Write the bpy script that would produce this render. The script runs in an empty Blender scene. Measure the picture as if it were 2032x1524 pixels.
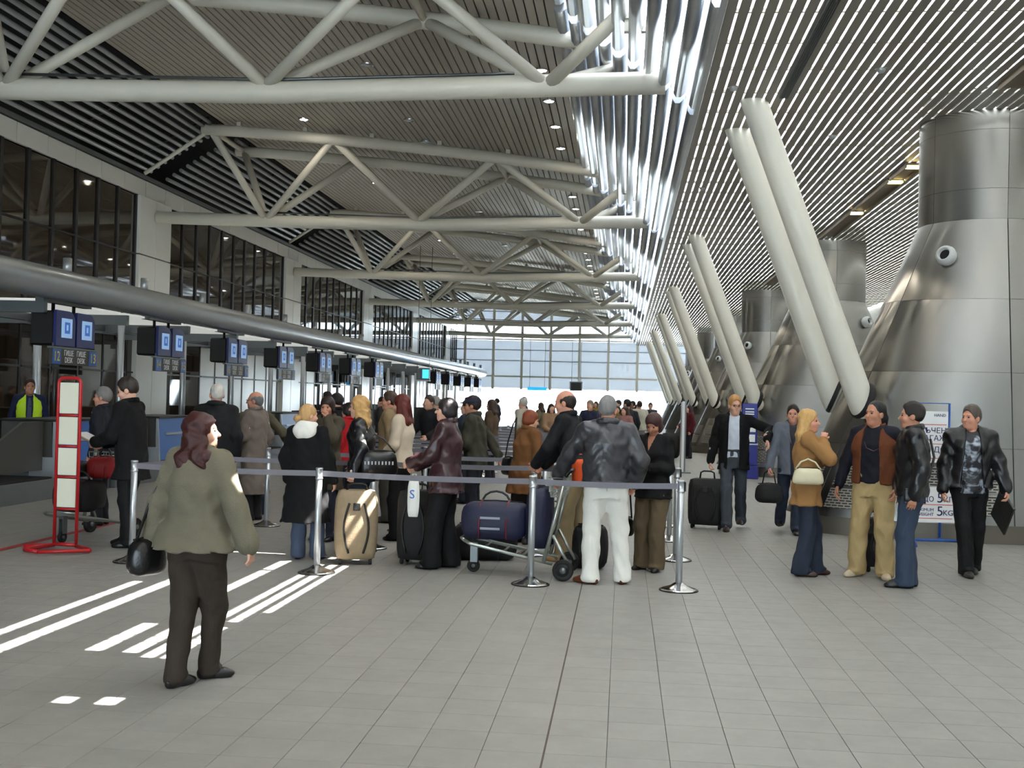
import bpy, math, random
import numpy as np
from mathutils import Vector, Matrix, Euler

random.seed(7)
RNG = np.random.default_rng(7)
scene = bpy.context.scene
COL = scene.collection
R = math.radians

# ------------------------------------------------------------------ camera
CAM = Vector((0.0, 0.0, 1.698))
YAW, PITCH, ROLL, FPX = 0.0980883, 0.0132771, 0.0255614, 2253.2
fw = Vector((-math.sin(YAW) * math.cos(PITCH), math.cos(YAW) * math.cos(PITCH), math.sin(PITCH)))
rt = Vector((math.cos(YAW), math.sin(YAW), 0.0))
up = rt.cross(fw)
rt2 = rt * math.cos(ROLL) + up * math.sin(ROLL)
up2 = -rt * math.sin(ROLL) + up * math.cos(ROLL)
cam_data = bpy.data.cameras.new('camera')
cam_data.sensor_fit = 'HORIZONTAL'
cam_data.sensor_width = 36.0
cam_data.lens = FPX / 2032.0 * 36.0
cam_data.clip_end = 500
cam = bpy.data.objects.new('camera', cam_data)
cam.matrix_world = Matrix(((rt2.x, up2.x, -fw.x, CAM.x), (rt2.y, up2.y, -fw.y, CAM.y),
                           (rt2.z, up2.z, -fw.z, CAM.z), (0, 0, 0, 1)))
COL.objects.link(cam)
scene.camera = cam

# ------------------------------------------------------------------ sky, sun, exposure
SKY = 8.0
world = bpy.data.worlds.new('sky')
scene.world = world
world.use_nodes = True
wb = world.node_tree.nodes['Background']
wb.inputs[0].default_value = (0.86, 0.93, 1.0, 1)
wb.inputs[1].default_value = SKY

SUN_SX, SUN_SY = 0.60, -0.06      # horizontal run per metre of height, towards the sun
sun_data = bpy.data.lights.new('sun', 'SUN')
sun_data.energy = 34.0
sun_data.angle = R(0.30)
sun_data.color = (1.0, 0.965, 0.915)
sun = bpy.data.objects.new('sun', sun_data)
sun.rotation_euler = Vector((SUN_SX, SUN_SY, 1.0)).to_track_quat('Z', 'Y').to_euler()
COL.objects.link(sun)

scene.view_settings.view_transform = 'Standard'
scene.view_settings.look = 'None'
scene.view_settings.gamma = 1.0
scene.view_settings.exposure = 0.92
scene.view_settings.use_curve_mapping = False
scene.cycles.max_bounces = 6
scene.cycles.diffuse_bounces = 4
scene.cycles.adaptive_threshold = 0.05
scene.cycles.glossy_bounces = 3
scene.cycles.transparent_max_bounces = 12
scene.cycles.sample_clamp_indirect = 8.0

# ------------------------------------------------------------------ materials
MATS = {}
def srgb(c):
    return tuple(((v / 255.0) / 12.92 if v / 255.0 <= 0.04045 else ((v / 255.0 + 0.055) / 1.055) ** 2.4) for v in c)

def mat(name, rgb, rough=0.6, metal=0.0, var=0.08, scale=6.0, bump=0.0, bscale=40.0, spec=0.5, stretch=None, emit=0.0, coat=0.0):
    """procedural material: sRGB colour with noise variation and optional bump"""
    if name in MATS:
        return MATS[name]
    m = bpy.data.materials.new(name)
    m.use_nodes = True
    nt = m.node_tree
    b = nt.nodes['Principled BSDF']
    c = srgb(rgb)
    b.inputs['Roughness'].default_value = rough
    b.inputs['Metallic'].default_value = metal
    b.inputs['Specular IOR Level'].default_value = spec
    if coat:
        b.inputs['Coat Weight'].default_value = coat
        b.inputs['Coat Roughness'].default_value = 0.15
    tc = nt.nodes.new('ShaderNodeTexCoord')
    mp = nt.nodes.new('ShaderNodeMapping')
    if stretch:
        mp.inputs['Scale'].default_value = stretch
    nt.links.new(tc.outputs['Object'], mp.inputs[0])
    no = nt.nodes.new('ShaderNodeTexNoise')
    no.inputs['Scale'].default_value = scale
    no.inputs['Detail'].default_value = 4
    nt.links.new(mp.outputs[0], no.inputs['Vector'])
    mr = nt.nodes.new('ShaderNodeMapRange')
    mr.inputs['To Min'].default_value = 1 - var
    mr.inputs['To Max'].default_value = 1 + var
    nt.links.new(no.outputs['Fac'], mr.inputs['Value'])
    mx = nt.nodes.new('ShaderNodeMix')
    mx.data_type = 'RGBA'
    mx.blend_type = 'MULTIPLY'
    mx.inputs['Factor'].default_value = 1.0
    mx.inputs['A'].default_value = (*c, 1)
    nt.links.new(mr.outputs[0], mx.inputs['B'])
    nt.links.new(mx.outputs['Result'], b.inputs['Base Color'])
    if bump:
        n2 = nt.nodes.new('ShaderNodeTexNoise')
        n2.inputs['Scale'].default_value = bscale
        nt.links.new(mp.outputs[0], n2.inputs['Vector'])
        bp = nt.nodes.new('ShaderNodeBump')
        bp.inputs['Strength'].default_value = bump
        bp.inputs['Distance'].default_value = 0.01
        nt.links.new(n2.outputs['Fac'], bp.inputs['Height'])
        nt.links.new(bp.outputs[0], b.inputs['Normal'])
    if emit:
        b.inputs['Emission Color'].default_value = (*c, 1)
        b.inputs['Emission Strength'].default_value = emit
    MATS[name] = m
    return m

def mat_translucent(name, rgb, t=0.75):
    m = bpy.data.materials.new(name)
    m.use_nodes = True
    nt = m.node_tree
    nt.nodes.remove(nt.nodes['Principled BSDF'])
    out = nt.nodes['Material Output']
    a = nt.nodes.new('ShaderNodeBsdfTranslucent')
    d = nt.nodes.new('ShaderNodeBsdfDiffuse')
    no = nt.nodes.new('ShaderNodeTexNoise')
    no.inputs['Scale'].default_value = 0.8
    cr = nt.nodes.new('ShaderNodeValToRGB')
    c = srgb(rgb)
    cr.color_ramp.elements[0].color = tuple(v * 0.95 for v in c) + (1,)
    cr.color_ramp.elements[1].color = (*c, 1)
    nt.links.new(no.outputs['Fac'], cr.inputs[0])
    nt.links.new(cr.outputs[0], a.inputs[0])
    nt.links.new(cr.outputs[0], d.inputs[0])
    mx = nt.nodes.new('ShaderNodeMixShader')
    mx.inputs[0].default_value = t
    nt.links.new(d.outputs[0], mx.inputs[1])
    nt.links.new(a.outputs[0], mx.inputs[2])
    nt.links.new(mx.outputs[0], out.inputs[0])
    return m

def mat_glass(name, rgb, clear=0.85, rough=0.02):
    """thin pane: tinted see-through mixed with a mirror reflection by Fresnel"""
    m = bpy.data.materials.new(name)
    m.use_nodes = True
    nt = m.node_tree
    nt.nodes.remove(nt.nodes['Principled BSDF'])
    out = nt.nodes['Material Output']
    t = nt.nodes.new('ShaderNodeBsdfTransparent')
    no = nt.nodes.new('ShaderNodeTexNoise')
    no.inputs['Scale'].default_value = 0.5
    cr = nt.nodes.new('ShaderNodeValToRGB')
    c = tuple(v * clear for v in srgb(rgb))
    cr.color_ramp.elements[0].color = tuple(v * 0.97 for v in c) + (1,)
    cr.color_ramp.elements[1].color = (*c, 1)
    nt.links.new(no.outputs['Fac'], cr.inputs[0])
    nt.links.new(cr.outputs[0], t.inputs[0])
    g = nt.nodes.new('ShaderNodeBsdfGlossy')
    g.inputs['Roughness'].default_value = rough
    fr = nt.nodes.new('ShaderNodeFresnel')
    fr.inputs[0].default_value = 1.6
    mx = nt.nodes.new('ShaderNodeMixShader')
    nt.links.new(fr.outputs[0], mx.inputs[0])
    nt.links.new(t.outputs[0], mx.inputs[1])
    nt.links.new(g.outputs[0], mx.inputs[2])
    nt.links.new(mx.outputs[0], out.inputs[0])
    return m

def mat_emit(name, rgb, strength):
    m = bpy.data.materials.new(name)
    m.use_nodes = True
    nt = m.node_tree
    b = nt.nodes['Principled BSDF']
    c = srgb(rgb)
    b.inputs['Base Color'].default_value = (*c, 1)
    b.inputs['Emission Color'].default_value = (*c, 1)
    b.inputs['Emission Strength'].default_value = strength
    return m

def mat_floor(name, joints):
    m = bpy.data.materials.new(name)
    m.use_nodes = True
    nt = m.node_tree
    b = nt.nodes['Principled BSDF']
    b.inputs['Specular IOR Level'].default_value = 0.3
    tc = nt.nodes.new('ShaderNodeTexCoord')
    no = nt.nodes.new('ShaderNodeTexNoise')
    no.inputs['Scale'].default_value = 3.0
    no.inputs['Detail'].default_value = 8
    no.inputs['Roughness'].default_value = 0.7
    geo = nt.nodes.new('ShaderNodeNewGeometry')
    nt.links.new(geo.outputs['Position'], no.inputs['Vector'])
    cr = nt.nodes.new('ShaderNodeValToRGB')
    cr.color_ramp.elements[0].position = 0.3
    cr.color_ramp.elements[1].position = 0.7
    cr.color_ramp.elements[0].color = (*srgb((139, 137, 132)), 1)
    cr.color_ramp.elements[1].color = (*srgb((149, 147, 141)), 1)
    nt.links.new(no.outputs['Fac'], cr.inputs[0])
    last = cr.outputs[0]
    oi = nt.nodes.new('ShaderNodeObjectInfo')
    mr = nt.nodes.new('ShaderNodeMapRange')
    mr.inputs['To Min'].default_value = 0.965
    mr.inputs['To Max'].default_value = 1.035
    nt.links.new(oi.outputs['Random'], mr.inputs['Value'])
    mx = nt.nodes.new('ShaderNodeMix'); mx.data_type = 'RGBA'; mx.blend_type = 'MULTIPLY'
    mx.inputs['Factor'].default_value = 1.0
    nt.links.new(last, mx.inputs['A']); nt.links.new(mr.outputs[0], mx.inputs['B'])
    last = mx.outputs['Result']
    if joints:
        mp = nt.nodes.new('ShaderNodeMapping')
        mp.inputs['Location'].default_value = (-(-0.3398), -5.473, 0)
        nt.links.new(geo.outputs['Position'], mp.inputs[0])
        br = nt.nodes.new('ShaderNodeTexBrick')
        br.offset = 0.0
        br.inputs['Scale'].default_value = 1.0
        br.inputs['Brick Width'].default_value = 0.3
        br.inputs['Row Height'].default_value = 0.3
        br.inputs['Mortar Size'].default_value = 0.0028
        br.inputs['Mortar Smooth'].default_value = 0.1
        br.inputs['Color1'].default_value = (1, 1, 1, 1)
        br.inputs['Color2'].default_value = (0.96, 0.96, 0.96, 1)
        br.inputs['Mortar'].default_value = (0.5, 0.47, 0.44, 1)
        nt.links.new(mp.outputs[0], br.inputs['Vector'])
        m2 = nt.nodes.new('ShaderNodeMix'); m2.data_type = 'RGBA'; m2.blend_type = 'MULTIPLY'
        m2.inputs['Factor'].default_value = 1.0
        nt.links.new(last, m2.inputs['A']); nt.links.new(br.outputs['Color'], m2.inputs['B'])
        last = m2.outputs['Result']
    nt.links.new(last, b.inputs['Base Color'])
    n3 = nt.nodes.new('ShaderNodeTexNoise'); n3.inputs['Scale'].default_value = 9.0
    nt.links.new(geo.outputs['Position'], n3.inputs['Vector'])
    r3 = nt.nodes.new('ShaderNodeMapRange')
    r3.inputs['To Min'].default_value = 0.38; r3.inputs['To Max'].default_value = 0.52
    nt.links.new(n3.outputs['Fac'], r3.inputs['Value']); nt.links.new(r3.outputs[0], b.inputs['Roughness'])
    return m

def mat_perforated(name):
    """steel sheet with staggered oblong perforations"""
    m = bpy.data.materials.new(name)
    m.use_nodes = True
    nt = m.node_tree
    b = nt.nodes['Principled BSDF']
    b.inputs['Metallic'].default_value = 0.8
    b.inputs['Roughness'].default_value = 0.4
    tc = nt.nodes.new('ShaderNodeTexCoord')
    br = nt.nodes.new('ShaderNodeTexBrick')
    br.inputs['Scale'].default_value = 1.0
    br.inputs['Brick Width'].default_value = 0.085
    br.inputs['Row Height'].default_value = 0.034
    br.inputs['Mortar Size'].default_value = 0.0085
    br.inputs['Color1'].default_value = (0.05, 0.045, 0.04, 1)
    br.inputs['Color2'].default_value = (0.07, 0.065, 0.06, 1)
    br.inputs['Mortar'].default_value = (*srgb((176, 172, 164)), 1)
    nt.links.new(tc.outputs['UV'], br.inputs['Vector'])
    nt.links.new(br.outputs['Color'], b.inputs['Base Color'])
    return m

def mat_brushed(name, rgb, rough=0.32, aniso=0.6, var=0.06):
    m = mat(name, rgb, rough=rough, metal=1.0, var=var, scale=3.0, stretch=(1, 1, 0.15))
    b = m.node_tree.nodes['Principled BSDF']
    b.inputs['Anisotropic'].default_value = aniso
    tg = m.node_tree.nodes.new('ShaderNodeTangent'); tg.direction_type = 'RADIAL'; tg.axis = 'Z'
    m.node_tree.links.new(tg.outputs[0], b.inputs['Tangent'])
    return m

WHITE_STEEL = mat('white_painted_steel', (222, 217, 202), rough=0.42, var=0.04)
PLANK = mat('ceiling_plank_metal', (182, 174, 160), rough=0.45, metal=0.2, var=0.05, scale=2)
SLAT = mat('ceiling_slat_metal', (142, 137, 128), rough=0.5, metal=0.2, var=0.05, scale=2)
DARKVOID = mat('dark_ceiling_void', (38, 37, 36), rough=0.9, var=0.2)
EAVES = mat('pale_louver_aluminium', (156, 158, 158), rough=0.4, metal=0.3, var=0.12, scale=3)
SILVER = mat('silver_aluminium', (196, 200, 206), rough=0.28, metal=0.95, var=0.08, scale=3)
GREYALU = mat('grey_aluminium_louver', (120, 124, 126), rough=0.42, metal=0.8, var=0.12, scale=3)
WALLWHITE = mat('white_wall_panel', (226, 226, 220), rough=0.25, var=0.03)
WALLGREY = mat('grey_wall_panel', (182, 188, 194), rough=0.5, var=0.03, scale=1)
BLACKM = mat('black_mullion_metal', (17, 16, 18), rough=0.4, var=0.2)
GREYDUCT = mat('grey_painted_duct', (166, 170, 174), rough=0.26, metal=0.35, var=0.05)
STEEL = mat_brushed('brushed_steel', (160, 158, 154), rough=0.25, aniso=0.8)
STEELD = mat_brushed('dull_steel_plinth', (128, 122, 112), rough=0.4, aniso=0.4)
CHROME = mat('polished_steel', (205, 203, 200), rough=0.16, metal=1.0, var=0.05)
ALU = mat('satin_aluminium_post', (190, 194, 198), rough=0.35, metal=0.75, var=0.05)
PERF = mat_perforated('perforated_steel')
RUBBER = mat('black_rubber', (18, 17, 17), rough=0.7, var=0.2)
ROOFIN = mat('white_roof_lining', (225, 226, 228), rough=0.8, var=0.02)
FROST = mat_translucent('sun_diffuser_sheet', (215, 217, 218), 0.5)  # for the added sun screen and streak boards, spreads sunlight into the hall
FROSTB = mat_translucent('bright_frosted_roof_sheet', (228, 230, 230), 0.62)
GLOWPANEL = mat_translucent('grey_panel_sky_glow', (196, 202, 208), 0.30)  # translucence added so the sky behind brightens the grey end-wall panels
CLEARGLASS = mat_glass('clear_facade_glass', (238, 244, 246), 0.95)
TINTGLASS = mat('tinted_dark_glass', (46, 36, 26), rough=0.03, var=0.3, scale=0.35, spec=1.0)
LAMPGLOW = mat_emit('downlight_glow', (255, 250, 238), 30.0)
WARMGLOW = mat_emit('warm_lamp_glow', (255, 226, 140), 9.0)
FLOORM = mat_floor('floor_tile_stone', False)
FLOORFAR = mat_floor('floor_tiles_far', True)
GROUT = mat('dark_grout', (84, 76, 68), rough=0.9, var=0.15)

# ------------------------------------------------------------------ mesh helpers
def link(name, me, parent=None, m=None, loc=None, rotz=None):
    o = bpy.data.objects.new(name, me)
    COL.objects.link(o)
    if m is not None and me is not None and len(me.materials) == 0:
        me.materials.append(m)
    if parent is not None:
        o.parent = parent
    if loc is not None:
        o.location = loc
    if rotz is not None:
        o.rotation_euler = (0, 0, rotz)
    return o

def mesh(name, verts, faces, m, parent=None, smooth=False, loc=None, rotz=None):
    me = bpy.data.meshes.new(name)
    me.from_pydata([tuple(v) for v in verts], [], faces)
    if smooth:
        me.polygons.foreach_set('use_smooth', [True] * len(me.polygons))
    me.update()
    return link(name, me, parent, m, loc, rotz)

BOXF = [(0, 3, 2, 1), (4, 5, 6, 7), (0, 1, 5, 4), (1, 2, 6, 5), (2, 3, 7, 6), (3, 0, 4, 7)]
class MB:
    """collects the shapes of ONE part and links them as one mesh"""
    def __init__(s):
        s.v, s.f, s.sm = [], [], []
    def add(s, v, f, smooth=False):
        n = len(s.v)
        s.v += [tuple(p) for p in v]
        s.f += [tuple(i + n for i in q) for q in f]
        s.sm += [smooth] * len(f)
        return s
    def box(s, lo, hi, rot=None, pivot=None, bev=0.0):
        x0, y0, z0 = lo; x1, y1, z1 = hi
        if bev > 0:
            b = min(bev, (x1 - x0) / 2.01, (y1 - y0) / 2.01, (z1 - z0) / 2.01)
            v = []
            for (sx, sy, sz) in ((0, 0, 0), (1, 0, 0), (1, 1, 0), (0, 1, 0), (0, 0, 1), (1, 0, 1), (1, 1, 1), (0, 1, 1)):
                X = (x0, x1)[sx]; Y = (y0, y1)[sy]; Z = (z0, z1)[sz]
                dx = b if sx == 0 else -b; dy = b if sy == 0 else -b; dz = b if sz == 0 else -b
                v += [(X, Y + dy, Z + dz), (X + dx, Y, Z + dz), (X + dx, Y + dy, Z)]
            def i(k, a): return k * 3 + a
            f = [(i(0, 2), i(3, 2), i(2, 2), i(1, 2)), (i(4, 2), i(5, 2), i(6, 2), i(7, 2)),
                 (i(0, 1), i(1, 1), i(5, 1), i(4, 1)), (i(1, 0), i(2, 0), i(6, 0), i(5, 0)),
                 (i(2, 1), i(3, 1), i(7, 1), i(6, 1)), (i(3, 0), i(0, 0), i(4, 0), i(7, 0)),
                 (i(0, 2), i(1, 2), i(1, 1), i(0, 1)), (i(1, 2), i(2, 2), i(2, 0), i(1, 0)), (i(2, 2), i(3, 2), i(3, 1), i(2, 1)), (i(3, 2), i(0, 2), i(0, 0), i(3, 0)),
                 (i(4, 1), i(5, 1), i(5, 2), i(4, 2)), (i(5, 0), i(6, 0), i(6, 2), i(5, 2)), (i(6, 1), i(7, 1), i(7, 2), i(6, 2)), (i(7, 0), i(4, 0), i(4, 2), i(7, 2)),
                 (i(0, 0), i(0, 1), i(4, 1), i(4, 0)), (i(1, 1), i(1, 0), i(5, 0), i(5, 1)), (i(2, 0), i(2, 1), i(6, 1), i(6, 0)), (i(3, 1), i(3, 0), i(7, 0), i(7, 1))]
            for k in (0, 2, 5, 7): f.append((i(k, 0), i(k, 2), i(k, 1)))
            for k in (1, 3, 4, 6): f.append((i(k, 0), i(k, 1), i(k, 2)))
        else:
            v = [(x0, y0, z0), (x1, y0, z0), (x1, y1, z0), (x0, y1, z0), (x0, y0, z1), (x1, y0, z1), (x1, y1, z1), (x0, y1, z1)]
            f = BOXF
        if rot is not None:
            pv = Vector(pivot if pivot is not None else ((x0 + x1) / 2, (y0 + y1) / 2, (z0 + z1) / 2))
            v = [rot @ (Vector(p) - pv) + pv for p in v]
        return s.add(v, f)
    def tube(s, pts, r, seg=12, caps=True, closed=False):
        pts = [Vector(p) for p in pts]
        n = len(pts)
        rr = r if isinstance(r, (list, tuple)) else [r] * n
        V, Fc = [], []
        prev = None
        for i, p in enumerate(pts):
            if closed:
                t = (pts[(i + 1) % n] - pts[i - 1])
            else:
                t = pts[min(i + 1, n - 1)] - pts[max(i - 1, 0)]
            t.normalize()
            if prev is None:
                a = Vector((0, 0, 1)) if abs(t.z) < 0.9 else Vector((1, 0, 0))
                u = t.cross(a).normalized()
            else:
                u = (prev - t * prev.dot(t)).normalized()
            prev = u
            w = t.cross(u)
            for k in range(seg):
                a = 2 * math.pi * k / seg
                V.append(p + (u * math.cos(a) + w * math.sin(a)) * rr[i])
        m = n if closed else n - 1
        for i in range(m):
            j = (i + 1) % n
            for k in range(seg):
                l = (k + 1) % seg
                Fc.append((i * seg + k, i * seg + l, j * seg + l, j * seg + k))
        s.add(V, Fc, True)
        if caps and not closed:
            b = len(s.v) - len(V)
            s.f.append(tuple(b + k for k in reversed(range(seg)))); s.sm.append(False)
            s.f.append(tuple(b + (n - 1) * seg + k for k in range(seg))); s.sm.append(False)
        return s
    def lathe(s, prof, seg=24, c=(0, 0, 0), caps=False):
        V, Fc = [], []
        for (r, z) in prof:
            for k in range(seg):
                a = 2 * math.pi * k / seg
                V.append((c[0] + r * math.cos(a), c[1] + r * math.sin(a), c[2] + z))
        for i in range(len(prof) - 1):
            for k in range(seg):
                l = (k + 1) % seg
                Fc.append((i * seg + k, i * seg + l, (i + 1) * seg + l, (i + 1) * seg + k))
        s.add(V, Fc, True)
        return s
    def build(s, name, m, parent=None, loc=None, rotz=None):
        me = bpy.data.meshes.new(name)
        me.from_pydata(s.v, [], s.f)
        me.polygons.foreach_set('use_smooth', s.sm)
        me.update()
        return link(name, me, parent, m, loc, rotz)

def empty(name, loc=(0, 0, 0), rotz=0.0):
    o = bpy.data.objects.new(name, None)
    COL.objects.link(o)
    o.location = loc
    o.rotation_euler = (0, 0, rotz)
    o.empty_display_size = 0.1
    return o

def tag(o, label=None, cat=None, group=None, kind=None):
    if label: o['label'] = label
    if cat: o['category'] = cat
    if group: o['group'] = group
    if kind: o['kind'] = kind
    return o

def struct(o):
    o['kind'] = 'structure'
    return o

def copy_tree(o, parent=None):
    c = o.copy()
    COL.objects.link(c)
    if parent is not None: c.parent = parent
    for ch in o.children:
        copy_tree(ch, c)
    return c

def text(body, size, m, parent, loc, rot, name='lettering', align='CENTER', extrude=0.002, sx=1.0):
    cu = bpy.data.curves.new(name, 'FONT')
    cu.body = body
    cu.size = size
    cu.align_x = align
    cu.align_y = 'CENTER'
    cu.extrude = extrude
    cu.resolution_u = 3
    cu.materials.append(m)
    tmp = bpy.data.objects.new(name, cu)
    me = bpy.data.meshes.new_from_object(tmp)
    bpy.data.objects.remove(tmp)
    me.name = name
    o = bpy.data.objects.new(name, me)
    COL.objects.link(o)
    o.parent = parent
    o.location = loc
    o.rotation_euler = rot
    o.scale = (sx, 1, 1)
    return o

# ================================================================== THE HALL
XW = -11.9          # left wall plane
XR = 9.6            # right wall plane
YB, YF = -9.0, 80.0 # wall behind the camera, far wall
SP = 12.0           # structural bay
TRUSS_Y = [15.5 + SP * i for i in range(6)]

# ---- floor: grout bed, near tiles, far floor
floor = struct(MB().box((XW - 0.3, YB, -0.12), (XR + 0.3, YF + 0.3, -0.006)).build('floor', GROUT))
TX0, TY0, T = -0.3398, 5.473, 0.3
tile_me = bpy.data.meshes.new('tile')
tb = MB().box((0.0015, 0.0015, -0.006), (T - 0.0015, T - 0.0015, 0.0), bev=0.0012)
tile_me.from_pydata(tb.v, [], tb.f)
tile_me.materials.append(FLOORM)
near = []
YSTOP = TY0 + 28 * T
i0, i1 = -40, 30
for j in range(-8, 28):
    for i in range(i0, i1):
        x, y = TX0 + i * T, TY0 + j * T
        if x < XW or x > XR - T: continue
        d = Vector((x + T / 2, y + T / 2, 0)) - CAM
        zc = d.dot(fw)
        if zc < 1: continue
        px = 1016 + FPX * d.dot(rt2) / zc
        py = 762 - FPX * d.dot(up2) / zc
        if -60 < px < 2092 and py < 1600:
            near.append((y, abs(px - 1016), x))
near.sort()
single, rest = near[:300], near[300:]
for (y, _, x) in single:
    link('tile', tile_me, floor, loc=(x, y, 0))
near_set = {(round(x, 3), round(y, 3)) for (y, _, x) in near}
rm = MB()
for (y, _, x) in rest:
    rm.add([(px + x, py + y, pz) for (px, py, pz) in tb.v], tb.f)
# tiles out of the picture on both sides complete the near floor as larger slabs with the same joint pattern in the material
o = rm.build('tile_field', FLOORM, floor); o['kind'] = 'stuff'
fb = MB()
fb.box((XW, YSTOP, -0.006), (XR, YF, 0.0))
fb.build('far_floor', FLOORFAR, floor)
fb = MB()
rows = {}
for (y, _, x) in near:
    r_ = rows.setdefault(round(y, 3), [x, x]); r_[0] = min(r_[0], x); r_[1] = max(r_[1], x)
ys = sorted(rows)
for y in ys:
    a, b_ = rows[y]
    fb.box((XW, y, -0.006), (a, y + T, 0.0)); fb.box((b_ + T, y, -0.006), (XR, y + T, 0.0))
fb.box((XW, YB, -0.006), (XR, ys[0], 0.0))
fb.build('side_floor', FLOORFAR, floor)
# dark expansion joint running down the hall
MB().box((TX0 - 0.005, YB, 0.0), (TX0 + 0.005, 30, 0.0012)).build('expansion_joint', GROUT, floor)

# ---- truss hall ceiling: arched planks
def roof_z(x):      # underside of the planks
    t = (-1.0 - x) / 8.9
    return 7.27 + 1.28 * t - 0.36 * t * t
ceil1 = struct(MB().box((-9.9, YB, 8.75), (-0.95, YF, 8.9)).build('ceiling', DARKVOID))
pitch = 0.15
n = int((9.85 - 0.95) / pitch)
pl_me = None
for k in range(n):
    xa = -0.95 - k * pitch - 0.011; xb = -0.95 - (k + 1) * pitch + 0.011
    za, zb = roof_z(xa), roof_z(xb)
    v = []
    for (x, z) in ((xa, za), (xb, zb), (xb - 0.0, zb + 0.035), (xa, za + 0.035)):
        v += [(x, YB, z), (x, YF, z)]
    mesh('plank', v, [(0, 1, 3, 2), (2, 3, 5, 4), (4, 5, 7, 6), (6, 7, 1, 0), (0, 2, 4, 6), (1, 7, 5, 3)], PLANK, ceil1)
# dark backing following the arch
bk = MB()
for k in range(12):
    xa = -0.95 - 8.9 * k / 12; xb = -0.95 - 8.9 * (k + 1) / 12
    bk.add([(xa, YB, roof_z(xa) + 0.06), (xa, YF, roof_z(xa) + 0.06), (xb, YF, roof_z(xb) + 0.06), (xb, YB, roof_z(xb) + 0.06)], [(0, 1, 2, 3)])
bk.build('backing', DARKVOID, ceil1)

# ---- left eaves: open louver tubes between planks and wall, dark void above
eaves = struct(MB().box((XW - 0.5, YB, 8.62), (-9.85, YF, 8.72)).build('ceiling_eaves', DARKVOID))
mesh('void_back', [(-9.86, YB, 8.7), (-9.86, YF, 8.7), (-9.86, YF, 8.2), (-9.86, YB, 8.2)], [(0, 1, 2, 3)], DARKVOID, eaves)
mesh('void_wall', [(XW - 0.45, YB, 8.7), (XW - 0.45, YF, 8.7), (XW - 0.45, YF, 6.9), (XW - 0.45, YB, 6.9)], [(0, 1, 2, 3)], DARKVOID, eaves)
for k in range(11):
    t = k / 10
    x = -9.98 - 1.78 * t; z = 8.12 - 1.02 * t ** 1.15
    sec = MB()
    for b in range(-1, 6):
        y0 = TRUSS_Y[0] + SP * b + 0.5; y1 = y0 + SP - 1.0
        if y0 > YF: break
        sec.tube([(x, max(y0, YB), z), (x, min(y1, YF), z)], 0.052, 8)
    sec.build('louver_tube', EAVES, eaves)
for b in range(-1, 6):
    for q in range(4):
        y = TRUSS_Y[0] + SP * b + 1.5 + q * 3.0
        if y < 6: continue
        MB().tube([(-9.95, y, 8.2), (-11.8, y, 7.16)], 0.025, 6).build('louver_bracket', DARKVOID, eaves)

# ---- bright clerestory strip between the two ceilings: blades stepping down to the slat ceiling
strip = struct(MB().box((0.96, 11.3, 5.80), (1.02, YF, 11.2)).build('ceiling_rooflight', FROST))   # added screen: keeps direct sun out and glows behind the blades
def blade_pos(t):
    return -0.98 + 1.86 * t, 7.22 - 1.42 * t
for k in range(10):
    x, z = blade_pos(k / 9)
    for b in range(-1, 6):
        y0 = TRUSS_Y[0] + SP * b + 0.15; y1 = min(y0 + SP - 0.3, YF - 0.2)
        if b < 0: y0 = 11.4
        if y0 >= YF: continue
        prof = []
        for a in range(10):
            an = 2 * math.pi * a / 10
            prof.append((x + (0.108 if k < 5 else 0.097) * math.cos(an) + 0.04 * math.sin(an), z + 0.155 * math.sin(an)))
        V = [(px, y0, pz) for px, pz in prof] + [(px, y1, pz) for px, pz in prof]
        Fq = [(i, (i + 1) % 10, 10 + (i + 1) % 10, 10 + i) for i in range(10)] + [tuple(reversed(range(10))), tuple(range(10, 20))]
        me_ = mesh('louver_blade', V, Fq, SILVER, strip)
        me_.data.polygons.foreach_set('use_smooth', [True] * 10 + [False] * 2)
# unseen boards added over the foreground; their slots shape the sun streaks
slots = [(-4.24, .075, 7.3, 9.7), (-3.97, .10, 6.3, 9.9), (-3.38, .10, 7.1, 8.0), (-3.36, .09, 9.0, 11.5), (-3.13, .09, 7.1, 8.05), (-2.97, .07, 7.0, 8.0), (-2.96, .055, 8.2, 11.66),
         (-2.84, .07, 7.0, 8.0), (-2.83, .06, 8.2, 11.66), (-2.70, .05, 8.6, 11.66), (-2.53, .03, 7.0, 7.9), (-2.74, .10, 5.92, 6.06), (-2.90, .09, 6.44, 6.66), (-3.25, .07, 6.54, 6.66), (-2.98, .09, 5.9, 6.02)]
Y0b, Y1b = 4.0, 11.35
def lin(t): return (-1.05 + 2.05 * t, 7.27 - 1.50 * t)
def t_of(xg): # slope point whose sun ray lands at xg
    return (xg + 1.05 + SUN_SX * 7.27) / (2.05 + SUN_SX * 1.50)
dyb = SUN_SY * 6.4
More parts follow.
